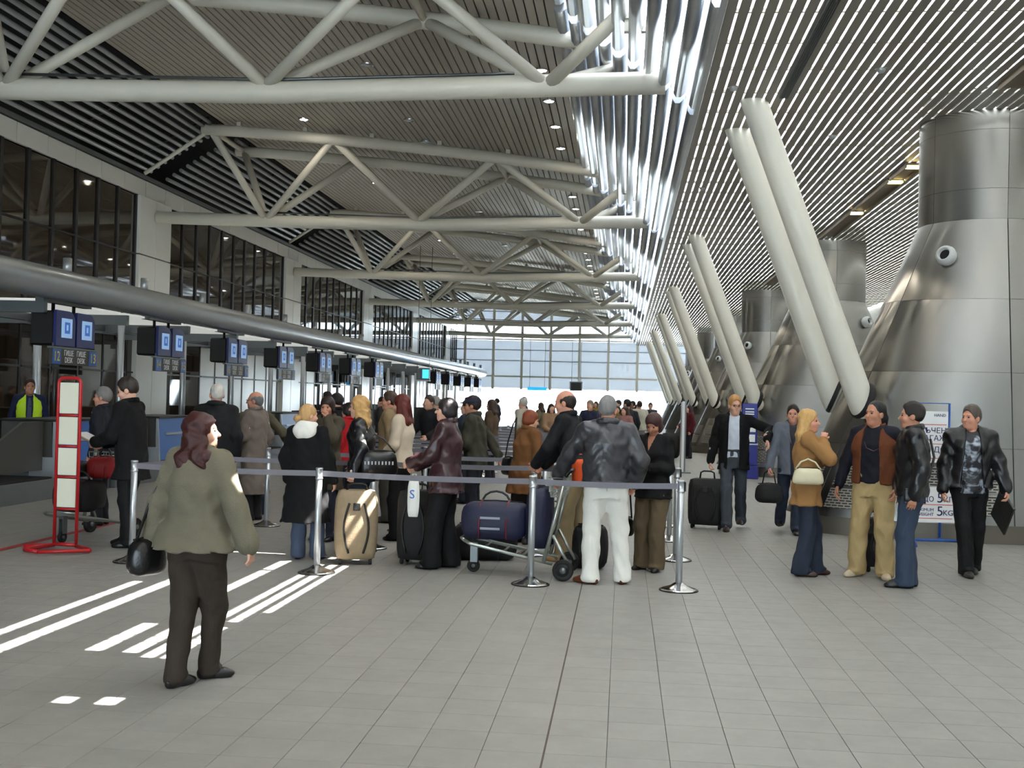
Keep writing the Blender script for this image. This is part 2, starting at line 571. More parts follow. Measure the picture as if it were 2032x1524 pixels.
# rasterise the slope into cells and leave slot cells open
edges_t = sorted({0.0, 1.0} | {min(max(t_of(x - w / 2), 0), 1) for x, w, a, b in slots} | {min(max(t_of(x + w / 2), 0), 1) for x, w, a, b in slots})
for ta, tb_ in zip(edges_t[:-1], edges_t[1:]):
    if tb_ - ta < 1e-5: continue
    tm = (ta + tb_) / 2
    ivs = sorted((a + dyb, b + dyb) for x, w, a, b in slots if t_of(x - w / 2) - 1e-6 <= tm <= t_of(x + w / 2) + 1e-6)
    cur = Y0b
    segs = []
    for a, b in ivs:
        if a > cur: segs.append((cur, a))
        cur = max(cur, b)
    segs.append((cur, Y1b))
    (xa, za), (xb, zb) = lin(ta), lin(tb_)
    bd = MB()
    for (a, b) in segs:
        v = [(xa, a, za), (xb, a, zb), (xb, b, zb), (xa, b, za), (xa + .01, a, za + .02), (xb + .01, a, zb + .02), (xb + .01, b, zb + .02), (xa + .01, b, za + .02)]
        bd.add(v, BOXF)
    bd.build('streak_mask_board', FROST, strip)
for y in (6.95, 7.42, 7.6, 8.35, 8.95, 9.15, 9.8, 10.25, 10.45, 11.3):
    (xa, za), (xb, zb) = lin(0), lin(1)
    MB().tube([(xa, y + dyb, za + .03), (xb, y + dyb, zb + .03)], 0.014, 6).build('streak_mask_rail', GREYALU, strip)  # rails added out of view to break up the streaks
mesh('roof_edge', [(-0.95, YB, 7.2), (-0.95, YF, 7.2), (-0.95, YF, 8.9), (-0.95, YB, 8.9)], [(0, 1, 2, 3)], ROOFIN, strip)
MB().box((-1.0, YB, 8.8), (1.02, Y0b, 8.9)).build('roof_deck', ROOFIN, strip)
MB().box((-1.05, YB, 5.7), (1.0, Y0b, 5.76)).build('soffit', PLANK, strip)
mesh('soffit_end', [(-1.05, Y0b, 5.7), (1.0, Y0b, 5.7), (1.0, Y0b, 8.9), (-1.05, Y0b, 8.9)], [(0, 1, 2, 3)], ROOFIN, strip)

# ---- slat ceiling on the right with a frosted roof sheet above
ZS = 5.66
ceil2 = struct(MB().box((1.02, 11.4, 7.20), (XR, YF, 7.23)).box((1.02, YB, 7.20), (XR, 3.6, 7.23)).box((1.90, 3.6, 7.20), (XR, 11.4, 7.23)).build('ceiling_slats', FROSTB))
mesh('sun_path_slope', [(1.03, 3.6, 5.78), (1.03, 11.4, 5.78), (1.90, 11.4, 7.22), (1.90, 3.6, 7.22)], [(0, 1, 2, 3)], FROSTB, ceil2)  # unseen slope added along the sun's path so rays reach the slots
sp = 0.132
ns = int((XR - 0.93) / sp)
for k in range(ns):
    x = 0.93 + k * sp
    w = 0.103
    v = []
    for (dx, z) in ((0, ZS), (w, ZS), (w, ZS + 0.008), (0, ZS + 0.008)):
        v += [(x + dx, YB, z), (x + dx, YF, z)]
    mesh('slat', v, [(0, 2, 3, 1), (2, 4, 5, 3), (4, 6, 7, 5), (6, 0, 1, 7), (0, 6, 4, 2), (1, 3, 5, 7)], SLAT, ceil2)
y = 7.6
while y < 60:
    MB().box((0.93, y, ZS + 0.008), (XR, y + 0.03, ZS + 0.05)).build('batten', SLAT, ceil2)
    y += 1.0
# edge trim of the slat ceiling
MB().box((0.86, YB, ZS - 0.01), (0.925, YF, ZS + 0.16)).build('edge_trim', SILVER, ceil2)

# ---- end walls and right wall
wb_ = struct(MB().box((XW - .3, YB - .2, 5.2), (XR + .3, YB, 9)).build('wall_back', WALLGREY))
MB().box((0.6, YB - .2, 0), (XR + .3, YB, 5.2)).build('wall_panel', WALLGREY, wb_)
for i in range(6):
    MB().box((XW + 2.08 * i, YB - .1, 0), (XW + 2.08 * (i + 1), YB - .08, 5.2)).build('pane', CLEARGLASS, wb_)
    MB().box((XW + 2.08 * i - .06, YB - .16, 0), (XW + 2.08 * i + .06, YB, 5.2)).build('mullion', WHITE_STEEL, wb_)
wr = struct(MB().box((XR, YB, 0), (XR + .2, YF, 7.2)).build('wall_right', WALLWHITE))

far = struct(empty('wall_far', (0, YF, 0)))
rowz = [2.47, 3.30, 4.42, 5.18, 5.86]
xs = [-1.12 + 2.03 * i for i in range(-6, 6)]
for a, b in zip(xs[:-1], xs[1:]):
    for z0, z1 in zip(rowz[:-1], rowz[1:]):
        MB().box((a + 0.012, 0, z0 + 0.01), (b - 0.012, 0.012, z1 - 0.01)).build('panel', GLOWPANEL, far)
    for z0, z1 in ((7.15, 7.9), (7.9, 8.75)):
        MB().box((a + 0.012, 0, z0 + 0.01), (b - 0.012, 0.012, z1 - 0.01)).build('panel', GLOWPANEL, far)
    MB().box((a, 0.02, 0.0), (b, 0.035, 2.47)).build('pane', CLEARGLASS, far)
    MB().box((a, 0.02, 5.95), (b, 0.035, 7.1)).build('pane', CLEARGLASS, far)
for x in xs:
    MB().box((x - 0.085, -0.16, 0.0 if abs(x) > 20 else 2.40), (x + 0.085, 0.0, 9.0)).build('mullion', WHITE_STEEL, far)
for z in rowz[1:-1] + [7.9]:
    MB().box((xs[0], 0.0125, z - .03), (xs[-1], 0.03, z + .03)).build('joint_strip', GREYALU, far)
MB().box((xs[0], -0.10, 3.25), (xs[-1], -0.01, 3.36)).build('transom', WHITE_STEEL, far)
MB().box((xs[0], -0.12, 5.86), (xs[-1], 0.0, 5.96)).build('transom', WHITE_STEEL, far)
MB().box((xs[0], -0.12, 7.08), (xs[-1], 0.0, 7.16)).build('transom', WHITE_STEEL, far)
MB().box((XW - .3, YF + 0.3, -0.3), (30, YF + 60, -0.02)).build('apron_ground', mat('apron_concrete', (190, 188, 182), rough=0.9), None)
struct(bpy.data.objects['apron_ground'])

# ---- left wall: fascia, glazed bays, pilasters
wl = struct(MB().box((XW - 0.35, YB, 0), (XW - 0.30, YF, 8.7)).build('wall_left', DARKVOID))
yy = YB
while yy < YF:                                    # fascia panels
    MB().box((XW - 0.06, yy + .012, 6.46), (XW + 0.02, min(yy + 1.2, YF) - .012, 6.86), bev=.004).build('fascia_panel', WALLWHITE, wl)
    yy += 1.2
MB().box((XW - 0.25, YB, 6.88), (XW + 0.06, YF, 6.98)).build('fascia_ledge', GREYALU, wl)
for b in range(-1, 6):
    yc = TRUSS_Y[0] + SP * b
    if b >= 0:
        for (ya, yb2) in ((yc - 0.95, yc - 0.01), (yc + 0.01, yc + 0.95)):
            for (z0, z1) in ((5.02, 6.44), (3.35, 4.99), (0.02, 3.0)):
                MB().box((XW - 0.05, ya, z0), (XW + 0.10, yb2, z1), bev=.004).build('pilaster_panel', WALLWHITE, wl)
    y0 = yc + 0.97; y1 = yc + SP - 0.97
    if y0 > YF: continue
    y1 = min(y1, YF)
    npan = max(1, round((y1 - y0) / 1.0)); dy = (y1 - y0) / npan
    for k in range(npan):
        ya, yb2 = y0 + k * dy, y0 + (k + 1) * dy
        if yb2 < 14: continue
        for (z0, z1) in ((3.2, 5.0), (5.0, 6.44)):
            MB().box((XW - 0.03, ya + .03, z0 + .02), (XW - 0.015, yb2 - .03, z1 - .02)).build('pane', TINTGLASS, wl)
    for k in range(npan + 1):
        if y0 + k * dy < 14: continue
        MB().box((XW - 0.05, y0 + k * dy - 0.055, 3.1), (XW + 0.02, y0 + k * dy + 0.055, 6.45)).build('mullion', BLACKM, wl)
    MB().box((XW - 0.05, y0, 4.985), (XW + 0.03, y1, 5.015)).build('glazing_bar', BLACKM, wl)
MB().box((XW - 0.05, YB, 2.95), (XW + 0.05, YF, 3.2)).build('canopy_rail', GREYALU, wl)
# lower wall behind the counters
yy = 13.0; k = 0
while yy < YF - 1:
    if yy < 30:
        m_, kind_ = TINTGLASS, 'pane'
    elif yy < 43:
        m_, kind_ = WALLWHITE, 'panel'
    elif yy < 64:
        m_, kind_ = CLEARGLASS, 'pane'
    else:
        m_, kind_ = WALLWHITE, 'panel'
    for (z0, z1) in ((0.05, 2.1), (2.12, 2.95)):
        MB().box((XW - 0.03, yy + .03, z0), (XW - 0.015, yy + 1.17, z1)).build(kind_, m_, wl)
    MB().box((XW - 0.05, yy - .03, 0), (XW + 0.0, yy + .03, 2.96)).build('mullion', BLACKM, wl)
    MB().box((XW - 0.04, yy + .03, 2.09), (XW + 0.03, yy + 1.17, 2.13)).build('glazing_bar', BLACKM, wl)
    yy += 1.2; k += 1

# ================================================================== TRUSSES
def arc_z(x):   # top chord centre line
    return roof_z(x) - 0.22
def bay_truss(i, yc, label):
    t = empty('roof_truss', (0, yc, 0))
    tag(t, label, 'truss', 'white tubular roof trusses')
    zb = 6.02
    MB().tube([(XW + 0.12, 0, 6.04), (-8, 0, zb - 0.06), (-5, 0, zb - 0.1), (-2, 0, zb - 0.03), (0.46, 0, zb + 0.03)], 0.155, 18).build('bottom_chord', WHITE_STEEL, t)
    # service pipe clipped along the top of the chord
    MB().tube([(-9.0, -0.03, zb + .17), (-5, -0.03, zb + .075), (-1.6, -0.03, zb + .15)], 0.022, 6).build('service_pipe', GREYALU, t)
    dy = 1.2
    for s in (-1, 1):
        pts = [(x, s * dy, arc_z(x)) for x in np.linspace(-10.2, -0.45, 12)]
        MB().tube(pts, 0.135, 16).build('top_chord', WHITE_STEEL, t)
    bn = [-8.95, -5.1, -1.15]
    tn = [-10.0, -7.0, -3.1]
    for k, xb in enumerate(bn):
        for s in (-1, 1):
            xl = tn[k]
            MB().tube([(xb - .03, s * 0.05, zb), (xl, s * dy, arc_z(xl))], 0.088, 12).build('diagonal', WHITE_STEEL, t)
            if k < 2:
                xr = tn[k + 1]
                MB().tube([(xb + .03, s * 0.05, zb), (xr, s * dy, arc_z(xr))], 0.088, 12).build('diagonal', WHITE_STEEL, t)
            else:
                MB().tube([(xb + .03, s * 0.05, zb), (-0.12, s * dy, 6.62)], 0.095, 12).build('diagonal', WHITE_STEEL, t)
    # cross ties between the two top chords
    for x in tn + [-0.7]:
        MB().tube([(x, -dy, arc_z(x)), (x, dy, arc_z(x))], 0.06, 8).build('cross_tie', WHITE_STEEL, t)
    for x in np.linspace(-9.3, -1.2, 6):
        MB().box((x - .05, -dy - .05, arc_z(x) + .1), (x + .05, -dy + .05, arc_z(x) + .24)).build('hanger', WHITE_STEEL, t)
    # end bracket towards the rooflight
    br = MB()
    br.box((-0.25, -dy - .1, 6.5), (0.05, -dy + .12, 6.72)); br.box((-0.1, -dy - .05, 6.35), (0.25, -dy + .05, 6.5))
    br.build('end_bracket', WHITE_STEEL, t)
    # strut back to the wall at the eaves
    MB().tube([(-10.0, -dy, arc_z(-10)), (XW + .2, -dy + .2, 6.95)], 0.05, 8).build('eaves_strut', WHITE_STEEL, t)
    return t
order = ['nearest, crossing above the travellers', 'second from the camera', 'third from the camera', 'fourth from the camera', 'fifth from the camera', 'last before the end wall']
for i, yc in enumerate(TRUSS_Y):
    bay_truss(i, yc, 'white tubular steel roof truss, ' + order[i])

# downlights in the plank ceiling
DL = MB().lathe([(0.001, -0.004), (0.085, -0.004), (0.11, -0.014), (0.125, -0.014), (0.13, 0.012), (0.001, 0.012)], 16)
dl_me = bpy.data.meshes.new('trim_ring'); dl_me.from_pydata(DL.v, [], DL.f); dl_me.materials.append(CHROME)
GL = MB().lathe([(0.001, -0.012), (0.085, -0.010), (0.09, -0.004)], 16)
gl_me = bpy.data.meshes.new('lamp_lens'); gl_me.from_pydata(GL.v, [], GL.f); gl_me.materials.append(LAMPGLOW)
OFFLENS = mat('unlit_lamp_lens', (205, 205, 200), rough=0.15, metal=0.6)
gl_off = gl_me.copy(); gl_off.materials.clear(); gl_off.materials.append(OFFLENS)
def downlight(x, y, lit, k, where):
    t = empty('downlight', (x, y, roof_z(x) - 0.012))
    tag(t, where, 'lamp', 'round downlights in the plank ceiling')
    link('trim_ring', dl_me, t); link('lamp_lens', gl_me if lit else gl_off, t)
    if lit and y < 46:
        ld = bpy.data.lights.new('downlight_lamp', 'SPOT'); ld.energy = 45; ld.spot_size = R(168); ld.spot_blend = 0.8
        ld.color = (1.0, 0.90, 0.74); ld.shadow_soft_size = 0.08
        lo = bpy.data.objects.new('lamp_light', ld); COL.objects.link(lo); lo.parent = t; lo.location = (0, 0, -0.05)
ORD = ['first', 'second', 'third', 'fourth', 'fifth', 'sixth', 'seventh', 'eighth', 'ninth', 'tenth', 'eleventh', 'twelfth', 'thirteenth', 'fourteenth', 'fifteenth', 'sixteenth',
       'seventeenth', 'eighteenth', 'nineteenth', 'twentieth', 'twenty-first', 'twenty-second', 'twenty-third', 'twenty-fourth']
def ordinal(k): return ORD[k] + ' from the camera'
for q, yq in enumerate((-6.7, -3.7, -0.7, 2.3, 5.3, 8.3, 11.3, 14.0)):
    downlight(-1.53, yq, True, 0, 'round lit downlight beside the rooflight, above and behind the camera, %s in order' % ORD[q])
k = 0
y = 17.3
while y < 66:
    if min(abs(y - q) for q in TRUSS_Y) > 1.3:
        downlight(-1.53, y, True, k, 'round lit downlight beside the rooflight, %s in its row' % ordinal(k)); k += 1
    y += 2.0
for k, y in enumerate((21.3, 25.4, 33.0, 37.1, 45.0, 49.1)):
    downlight(-7.46, y, True, k, 'round lit downlight towards the check-in wall, %s in its row' % ordinal(k))
for k, y in enumerate((20.3, 24.4, 26.5, 32.3, 36.4, 44.4)):
    downlight(-4.8, y, False, k, 'unlit downlight along the middle of the plank ceiling, %s' % ordinal(k))

# ================================================================== CONICAL COLUMNS AND STRUTS
CX, CYO, RC = 4.9, 16.2, 0.87
ZT, ZB = 4.22, 0.24
def cone_r(z):
    t = (ZT - z) / (ZT - ZB)
    return RC + (2.6 - RC) * t, RC + (1.18 - RC) * t
def ring_pt(z, phi, off=0.0):           # phi = 0 faces -Y, positive turns to +X
    if z >= ZT: rx = ry = RC
    else: rx, ry = cone_r(z)
    return (rx + off) * math.sin(phi), -(ry + off) * math.cos(phi)
SEAMS = [R(a) for a in (-125, -64, 2, 66, 128, 180 + 2)]
def sector(z0, z1, a0, a1, off=0.0, thick=0.02, gap=0.006, nseg=10, nz=1):
    V, Fq = [], []
    UV = []
    for iz in range(nz + 1):
        gz = min(gap, .0016)
        z = z0 + gz + (z1 - z0 - 2 * gz) * iz / nz
        rx, ry = (RC, RC) if z >= ZT else cone_r(z)
        g = gap / max(0.3, (rx + ry) / 2)
        for i in range(nseg + 1):
            a = a0 + g + (a1 - a0 - 2 * g) * i / nseg
            x, y = ring_pt(z, a, off); V.append((x, y, z))
    m = (nseg + 1) * (nz + 1)
    for iz in range(nz + 1):
        gz = min(gap, .0016)
        z = z0 + gz + (z1 - z0 - 2 * gz) * iz / nz
        for i in range(nseg + 1):
            a = a0 + (a1 - a0) * i / nseg
            x, y = ring_pt(z, a, off - thick); V.append((x, y, z))
    w = nseg + 1
    for iz in range(nz):
        for i in range(nseg):
            a = iz * w + i
            Fq.append((a, a + 1, a + w + 1, a + w))
    nf = len(Fq)
    m2 = len(V); V += V[:m]          # own copy of the rim so that the face keeps clean normals
    for i in range(nseg):
        Fq.append((m2 + i + 1, m2 + i, m + i, m + i + 1))
        t = nz * w + i
        Fq.append((m2 + t, m2 + t + 1, m + t + 1, m + t))
    for iz in range(nz):
        a = iz * w; b = iz * w + nseg
        Fq.append((m2 + a, m2 + a + w, m + a + w, m + a)); Fq.append((m2 + b + w, m2 + b, m + b, m + b + w))
    return V, Fq, nf
def column(i, yc, label):
    t = empty('conical_column', (CX, yc, 0))
    tag(t, label, 'column', 'steel-clad conical columns along the right side')
    sm = lambda o, nf: o.data.polygons.foreach_set('use_smooth', [k < nf for k in range(len(o.data.polygons))])
    rows_c = [ZB, 1.22, 2.2, 3.16, ZT]
    inner = MB().lathe([(RC - .03, ZT), (RC - .03, ZS + .3)], 28)
    V, Fq = [], []
    for z in (ZB, ZT):
        for k in range(36):
            x, y = ring_pt(z - 1e-4, 2 * math.pi * k / 36, -0.03); V.append((x, y, z))
    Fq = [(k, (k + 1) % 36, 36 + (k + 1) % 36, 36 + k) for k in range(36)]
    inner.add(V, Fq, True)
    inner.build('core', RUBBER, t)
    nsec = len(SEAMS)
    for k in range(nsec):
        a0 = SEAMS[k]; a1 = SEAMS[(k + 1) % nsec] + (2 * math.pi if k == nsec - 1 else 0)
        if a1 < a0: a1 += 2 * math.pi
        for z0, z1 in zip(rows_c[:-1], rows_c[1:]):
            v, f, nf = sector(z0, z1, a0, a1)
            sm(mesh('cone_panel', v, f, STEEL, t), nf)
        for z0, z1 in ((ZT, 4.62), (4.62, 5.40), (5.40, ZS + .02)):
            v, f, nf = sector(z0, z1, a0, a1, gap=0.003)
            sm(mesh('drum_panel', v, f, STEEL, t), nf)
        # perforated grilles, two rows of two on every lower panel
        if i < 3 and (a0 < R(100) or a0 > R(170)):
            for (fa, fb_) in ((0.07, 0.46), (0.54, 0.93)):
                for z0, z1 in ((0.36, 0.62), (0.66, 0.97)):
                    v, f, nf = sector(z0, z1, a0 + (a1 - a0) * fa, a0 + (a1 - a0) * fb_, off=0.006, thick=0.008, gap=0.0, nseg=6)
                    o = mesh('grille', v, f, PERF, t)
                    sm(o, nf)
                    uv = o.data.uv_layers.new(name='UVMap')
                    L = 0.0
                    for lp in o.data.loops:
                        co = o.data.vertices[lp.vertex_index].co
                        an = math.atan2(co.x / 2.4, -co.y / 1.1)
                        uv.data[lp.index].uv = (an * 1.75, co.z)
    pv = MB()
    V = []
    for z, off in ((0.0, -0.06), (ZB, -0.06)):
        for k in range(40):
            x, y = ring_pt(ZB, 2 * math.pi * k / 40, off); V.append((x, y, z))
    pv.add(V, [(k, (k + 1) % 40, 40 + (k + 1) % 40, 40 + k) for k in range(40)], True)
    pv.build('plinth', STEELD, t)
    # round air nozzles
    for ph in (-38, 42):
        z = 3.72
        x, y = ring_pt(z, R(ph))
        nrm = Vector((math.sin(R(ph)), -math.cos(R(ph)), 0.22)).normalized()
        q = nrm.to_track_quat('Z', 'Y')
        nz = MB()
        prof = [(0.085, -0.03), (0.125, 0.02), (0.135, 0.07), (0.125, 0.12), (0.10, 0.155), (0.085, 0.165), (0.078, 0.16), (0.07, 0.06)]
        nz.lathe(prof, 18)
        nz.v = [tuple(q @ Vector(p) + Vector((x, y, z))) for p in nz.v]
        no_ = nz.build('air_nozzle', mat('pale_nozzle_enamel', (196, 198, 196), rough=0.35), t)
        dk = MB().lathe([(0.001, 0.10), (0.072, 0.10)], 16)
        dk.v = [tuple(q @ Vector(p) + Vector((x, y, z))) for p in dk.v]
        dk.build('nozzle_opening', RUBBER, no_)
    return t
colname = ['steel-clad conical column nearest the camera, behind the weight sign', 'steel-clad conical column, second along the right side', 'steel-clad conical column, third along the right side',
           'steel-clad conical column, fourth along the right side', 'steel-clad conical column, fifth along the right side', 'steel-clad conical column farthest down the hall']
STRUTM = mat('white_strut_paint', (226, 222, 208), rough=0.4, var=0.03)
def strut(p0, p1, label):
    a, b = Vector(p0), Vector(p1)
    t = empty('roof_strut', a)
    tag(t, label, 'strut', 'inclined white struts from the columns to the ceiling')
    d = (b - a)
    u = d.normalized()
    pts, rr = [], []
    for s in np.linspace(0, 1, 6):                       # rounded foot
        ang = s * math.pi / 2
        pts.append(u * (0.17 * (1 - math.cos(ang)) - 0.10)); rr.append(max(0.01, 0.172 * math.sin(ang)))
    pts += [d * 0.5, d - u * .02, d]; rr += [0.172, 0.168, 0.15]
    MB().tube(pts, rr, 22).build('tube', STRUTM, t)
    return t
ordn = ['first', 'second', 'third', 'fourth', 'fifth', 'sixth']
for i in range(6):
    yc = CYO + SP * i
    if yc > 79: break
    column(i, yc, colname[i])
    for j, (yt, yb, xt, xb, zb_) in enumerate(((14.96, 15.38, 1.55, 3.17, 1.66), (16.58, 16.62, 1.5, 3.03, 1.72))):
        strut((xb, yb + SP * i, zb_), (xt, yt + SP * i, ZS + .12),
              'thick white inclined strut, %s of the pair at the %s column' % (('front one', 'rear one')[j], ordn[i]))
        # black collar in the cladding around the foot
        c = bpy.data.objects[[o.name for o in COL.objects if o.name.startswith('conical_column')][-1]]
        b0 = Vector((xb, yb, zb_)); u = (Vector((xt, yt, ZS)) - b0).normalized()
        rg = MB()
        cc = b0 + u * 0.16
        n_ = Vector((-0.86, -0.30 if j == 0 else 0.12, 0.35)).normalized()
        q = n_.to_track_quat('Z', 'Y')
        rg.lathe([(0.10, 0.0), (0.235, 0.0), (0.25, -0.02), (0.25, -0.06)], 24)
        rg.v = [tuple(q @ Vector((p[0], p[1] * 1.5 if False else p[1], p[2])) + cc - Vector((CX, CYO, 0)) + n_ * 0.0) for p in rg.v]
        rg.build('collar', RUBBER, c)

# light troughs along the slat ceiling above the columns
TROUGH = mat('trough_brown_metal', (128, 112, 92), rough=0.5, metal=0.3)
def trough(y0, y1, label):
    t = empty('light_trough', (4.56, y0, ZS - 0.036))
    tag(t, label, 'light fitting', 'light troughs in the slat ceiling')
    L = y1 - y0
    MB().box((-.13, 0, -.01), (.13, L, .03)).build('tray', TROUGH, t)
    for s in (-1, 1):
        MB().box((s * .13 - .008, 0, -.05), (s * .13 + .008, L, .03)).build('side_rail', TROUGH, t)
    for y in (0.02, ):
        MB().box((-.11, y, -.045), (.11, y + .12, -.012)).build('lamp', WARMGLOW, t)
trough(9.0, 14.2, 'light trough with a warm lamp above the nearest column')
trough(18.7, 19.85, 'short light trough with a warm lamp just past the nearest column')
trough(19.95, 23.0, 'light trough with a warm lamp halfway to the second column')
trough(23.2, 26.6, 'light trough with a warm lamp close to the second column')
trough(31.0, 37.5, 'light trough between the second and third columns')

# linear air diffuser under the slats
t = empty('air_diffuser', (1.94, 9.0, ZS - 0.025)); tag(t, 'dark fluted linear air diffuser let into the slat ceiling', 'air diffuser')
MB().box((-.055, 0, -.012), (.055, 5.7, .02)).build('body', mat('grey_green_diffuser', (92, 98, 96), rough=0.5), t)
for q in range(-2, 3):
    MB().box((q * .022 - .004, 0, -.02), (q * .022 + .004, 5.7, -.012)).build('fin', BLACKM, t)
# small ceiling speakers on the slats
for (x, y, lb) in ((1.27, 14.3, 'small dome speaker under the slats beside the strut top'), (2.9, 13.55, 'small dome speaker under the slats, nearest of those left of the column'),
               (2.95, 16.9, 'small dome speaker under the slats, between strut and column'), (2.95, 20.4, 'small dome speaker under the slats, farther along the hall'), (1.35, 21.0, 'small dome speaker beside the second strut')):
    t = empty('ceiling_speaker', (x, y, ZS)); tag(t, lb, 'speaker', 'dome speakers under the slat ceiling')
    MB().lathe([(0.001, -0.055), (0.035, -0.045), (0.05, -0.02), (0.055, 0.0)], 14).build('dome', ALU, t)
    MB().lathe([(0.055, -0.006), (0.07, -0.004), (0.07, 0.002)], 14).build('trim_ring', CHROME, t)

# ================================================================== CHECK-IN CANOPY
BLUE = mat('royal_blue_laminate', (22, 92, 172), rough=0.35, var=0.04)
NAVY = mat('navy_blue_plastic', (36, 44, 108), rough=0.35, var=0.06)
BLKPL = mat('black_plastic', (16, 14, 13), rough=0.5, var=0.2)
DKGREY = mat('dark_grey_laminate', (62, 60, 56), rough=0.5, var=0.06)
PANELW = mat('cream_white_panel', (228, 226, 206), rough=0.35, var=0.02)
REDP = mat('red_painted_steel', (176, 30, 34), rough=0.35, var=0.05)
SOFFIT = mat_emit('luminous_soffit_panel', (236, 238, 232), 0.28)
SCREEN = mat_emit('screen_light_blue', (150, 185, 228), 0.26)
SCRBLUE = mat_emit('screen_mark_blue', (50, 105, 195), 0.22)
YELLOW = mat('yellow_print', (226, 190, 70), rough=0.5)
WPRINT = mat('white_print', (235, 236, 238), rough=0.5)
NPRINT = mat('navy_print', (26, 30, 92), rough=0.5)
RPRINT = mat('red_print', (205, 60, 50), rough=0.5)
BELTM = mat('grey_woven_belt', (112, 110, 118), rough=0.6, var=0.06, scale=30, bump=0.15, bscale=120)

PAIR_Y = [17.02, 20.95, 24.83, 28.68, 32.6, 36.5, 40.1, 53.4, 57.5, 61.6, 65.7, 69.4]
XD = -8.9
can = empty('check_in_canopy', (XD, 12.0, 0))
tag(can, 'long grey tubular canopy on posts above the check-in desks', 'canopy', kind='structure')
L = 71.6 - 12.0
pts = [(0, y, 3.32) for y in np.linspace(-4.5, L, 14)] + [(0, L + .12, 3.32), (0, L + .22, 3.32), (0, L + .26, 3.32)]
MB().tube(pts, [0.25] * 14 + [0.22, 0.13, 0.02], 24).build('canopy_tube', GREYDUCT, can)
for k in range(20):
    y = 16.9 - 12 + 2.95 * k
    if y > L - 1: break
    yp = 16.9 * 1.135 + 2.95 * 1.135 * k - 12
    if yp < L: MB().tube([(-1.45, yp, 0.0), (-1.45, yp, 3.05)], 0.07, 12).build('post', ALU, can)
    MB().tube([(-0.05, y + 0.55, 3.5), (-0.05, y + 0.55, 3.78)], 0.07, 12).build('stub', ALU, can)
    MB().box((-2.95, y - .05, 2.86), (-0.1, y + .05, 3.04)).build('beam', GREYALU, can)
    for q in range(2):
        MB().box((-2.95, y + .06 + q * 1.42, 3.05), (-0.2, y + 1.45 + q * 1.42, 3.09), bev=.004).build('soffit_panel', SOFFIT, can)
MB().box((-2.0, -4, 2.9), (-1.9, L, 3.04)).build('beam', GREYALU, can)

# ---- monitors and number boards
num = 12
RX = (math.pi / 2, 0, math.pi / 2)      # text facing +X
def monitor(y, label):
    t = empty('check_in_monitor', (XD, y, 2.36))
    tag(t, label, 'monitor', 'monitors hanging above the check-in desks')
    hb = MB()
    hb.box((-0.42, 0.0, 0.0), (-0.03, 0.60, 0.55), bev=.03)
    hb.build('housing', BLKPL, t)
    # blue front with one big rounded corner
    prof = [(0.0, 0.0), (0.62, 0.0), (0.62, 0.34)] + [(0.62 - 0.20 + 0.20 * math.cos(a), 0.38 + 0.18 * math.sin(a)) for a in np.linspace(0, math.pi / 2, 6)] + [(0.0, 0.56)]
    V = [(-0.03, a, b) for a, b in prof] + [(0.02, a, b) for a, b in prof]
    n_ = len(prof)
    Fq = [tuple(range(n_))[::-1], tuple(range(n_, 2 * n_))] + [(i, (i + 1) % n_, n_ + (i + 1) % n_, n_ + i) for i in range(n_)]
    fr = mesh('front_bezel', V, Fq, NAVY, t)
    sc = MB().box((0.02, 0.16, 0.13), (0.032, 0.50, 0.44), bev=.004).build('screen', SCREEN, t)
    MB().box((0.032, 0.25, 0.20), (0.034, 0.42, 0.38)).build('screen_mark', SCRBLUE, sc)
    MB().box((0.034, 0.30, 0.25), (0.0355, 0.36, 0.34)).build('screen_letter', SCREEN, sc)
    MB().tube([(-0.2, 0.3, 0.55), (-0.2, 0.3, 0.70)], 0.03, 8).build('hanger', BLKPL, t)
def board(y, n1, n2, label, detail):
    t = empty('desk_number_board', (XD + 0.0, y - 0.12, 2.06))
    tag(t, label, 'sign', 'desk number boards under the monitors')
    MB().box((-0.03, 0, 0), (0.02, 1.52, 0.26), bev=.004).build('board', DKGREY, t)
    for k, (a, nn) in enumerate(((0.02, n1), (1.24, n2))):
        p = MB().box((0.02, a, 0.01), (0.026, a + 0.26, 0.25)).build('number_plate', BLUE, t)
        if detail:
            text(str(nn), 0.22, YELLOW, p, (0.027, a + 0.13, 0.125), RX, 'number', sx=0.95)
    if detail:
        for a in (0.55, 0.97):
            text('ГИШЕ', 0.125, WPRINT, t, (0.021, a, 0.185), RX, sx=0.9)
            text('DESK', 0.125, WPRINT, t, (0.021, a, 0.075), RX, sx=0.9)
    MB().box((-0.06, 0.0, 0.255), (0.0, 1.52, 0.285)).build('top_rail', GREYALU, t)
    MB().tube([(-0.02, 0.1, 0.28), (-0.02, 0.1, 0.34)], 0.012, 6).build('hanger', GREYALU, t)
for k, y in enumerate(PAIR_Y):
    wh = 'first' if k == 0 else ORD[k]
    for j in range(2):
        monitor(y + 0.68 * j, 'blue-fronted monitor in a black housing, %s of the %s pair' % (('front one', 'rear one')[j], wh))
    board(y, num + 2 * k, num + 2 * k + 1, 'grey desk number board under the %s pair of monitors' % wh, k < 6)
    o = MB().box((-0.26, -0.15, 2.99), (-0.12, 1.45, 3.06)).build('hanging_rail', GREYALU, can, loc=(0, y - 12.0, 0.05))

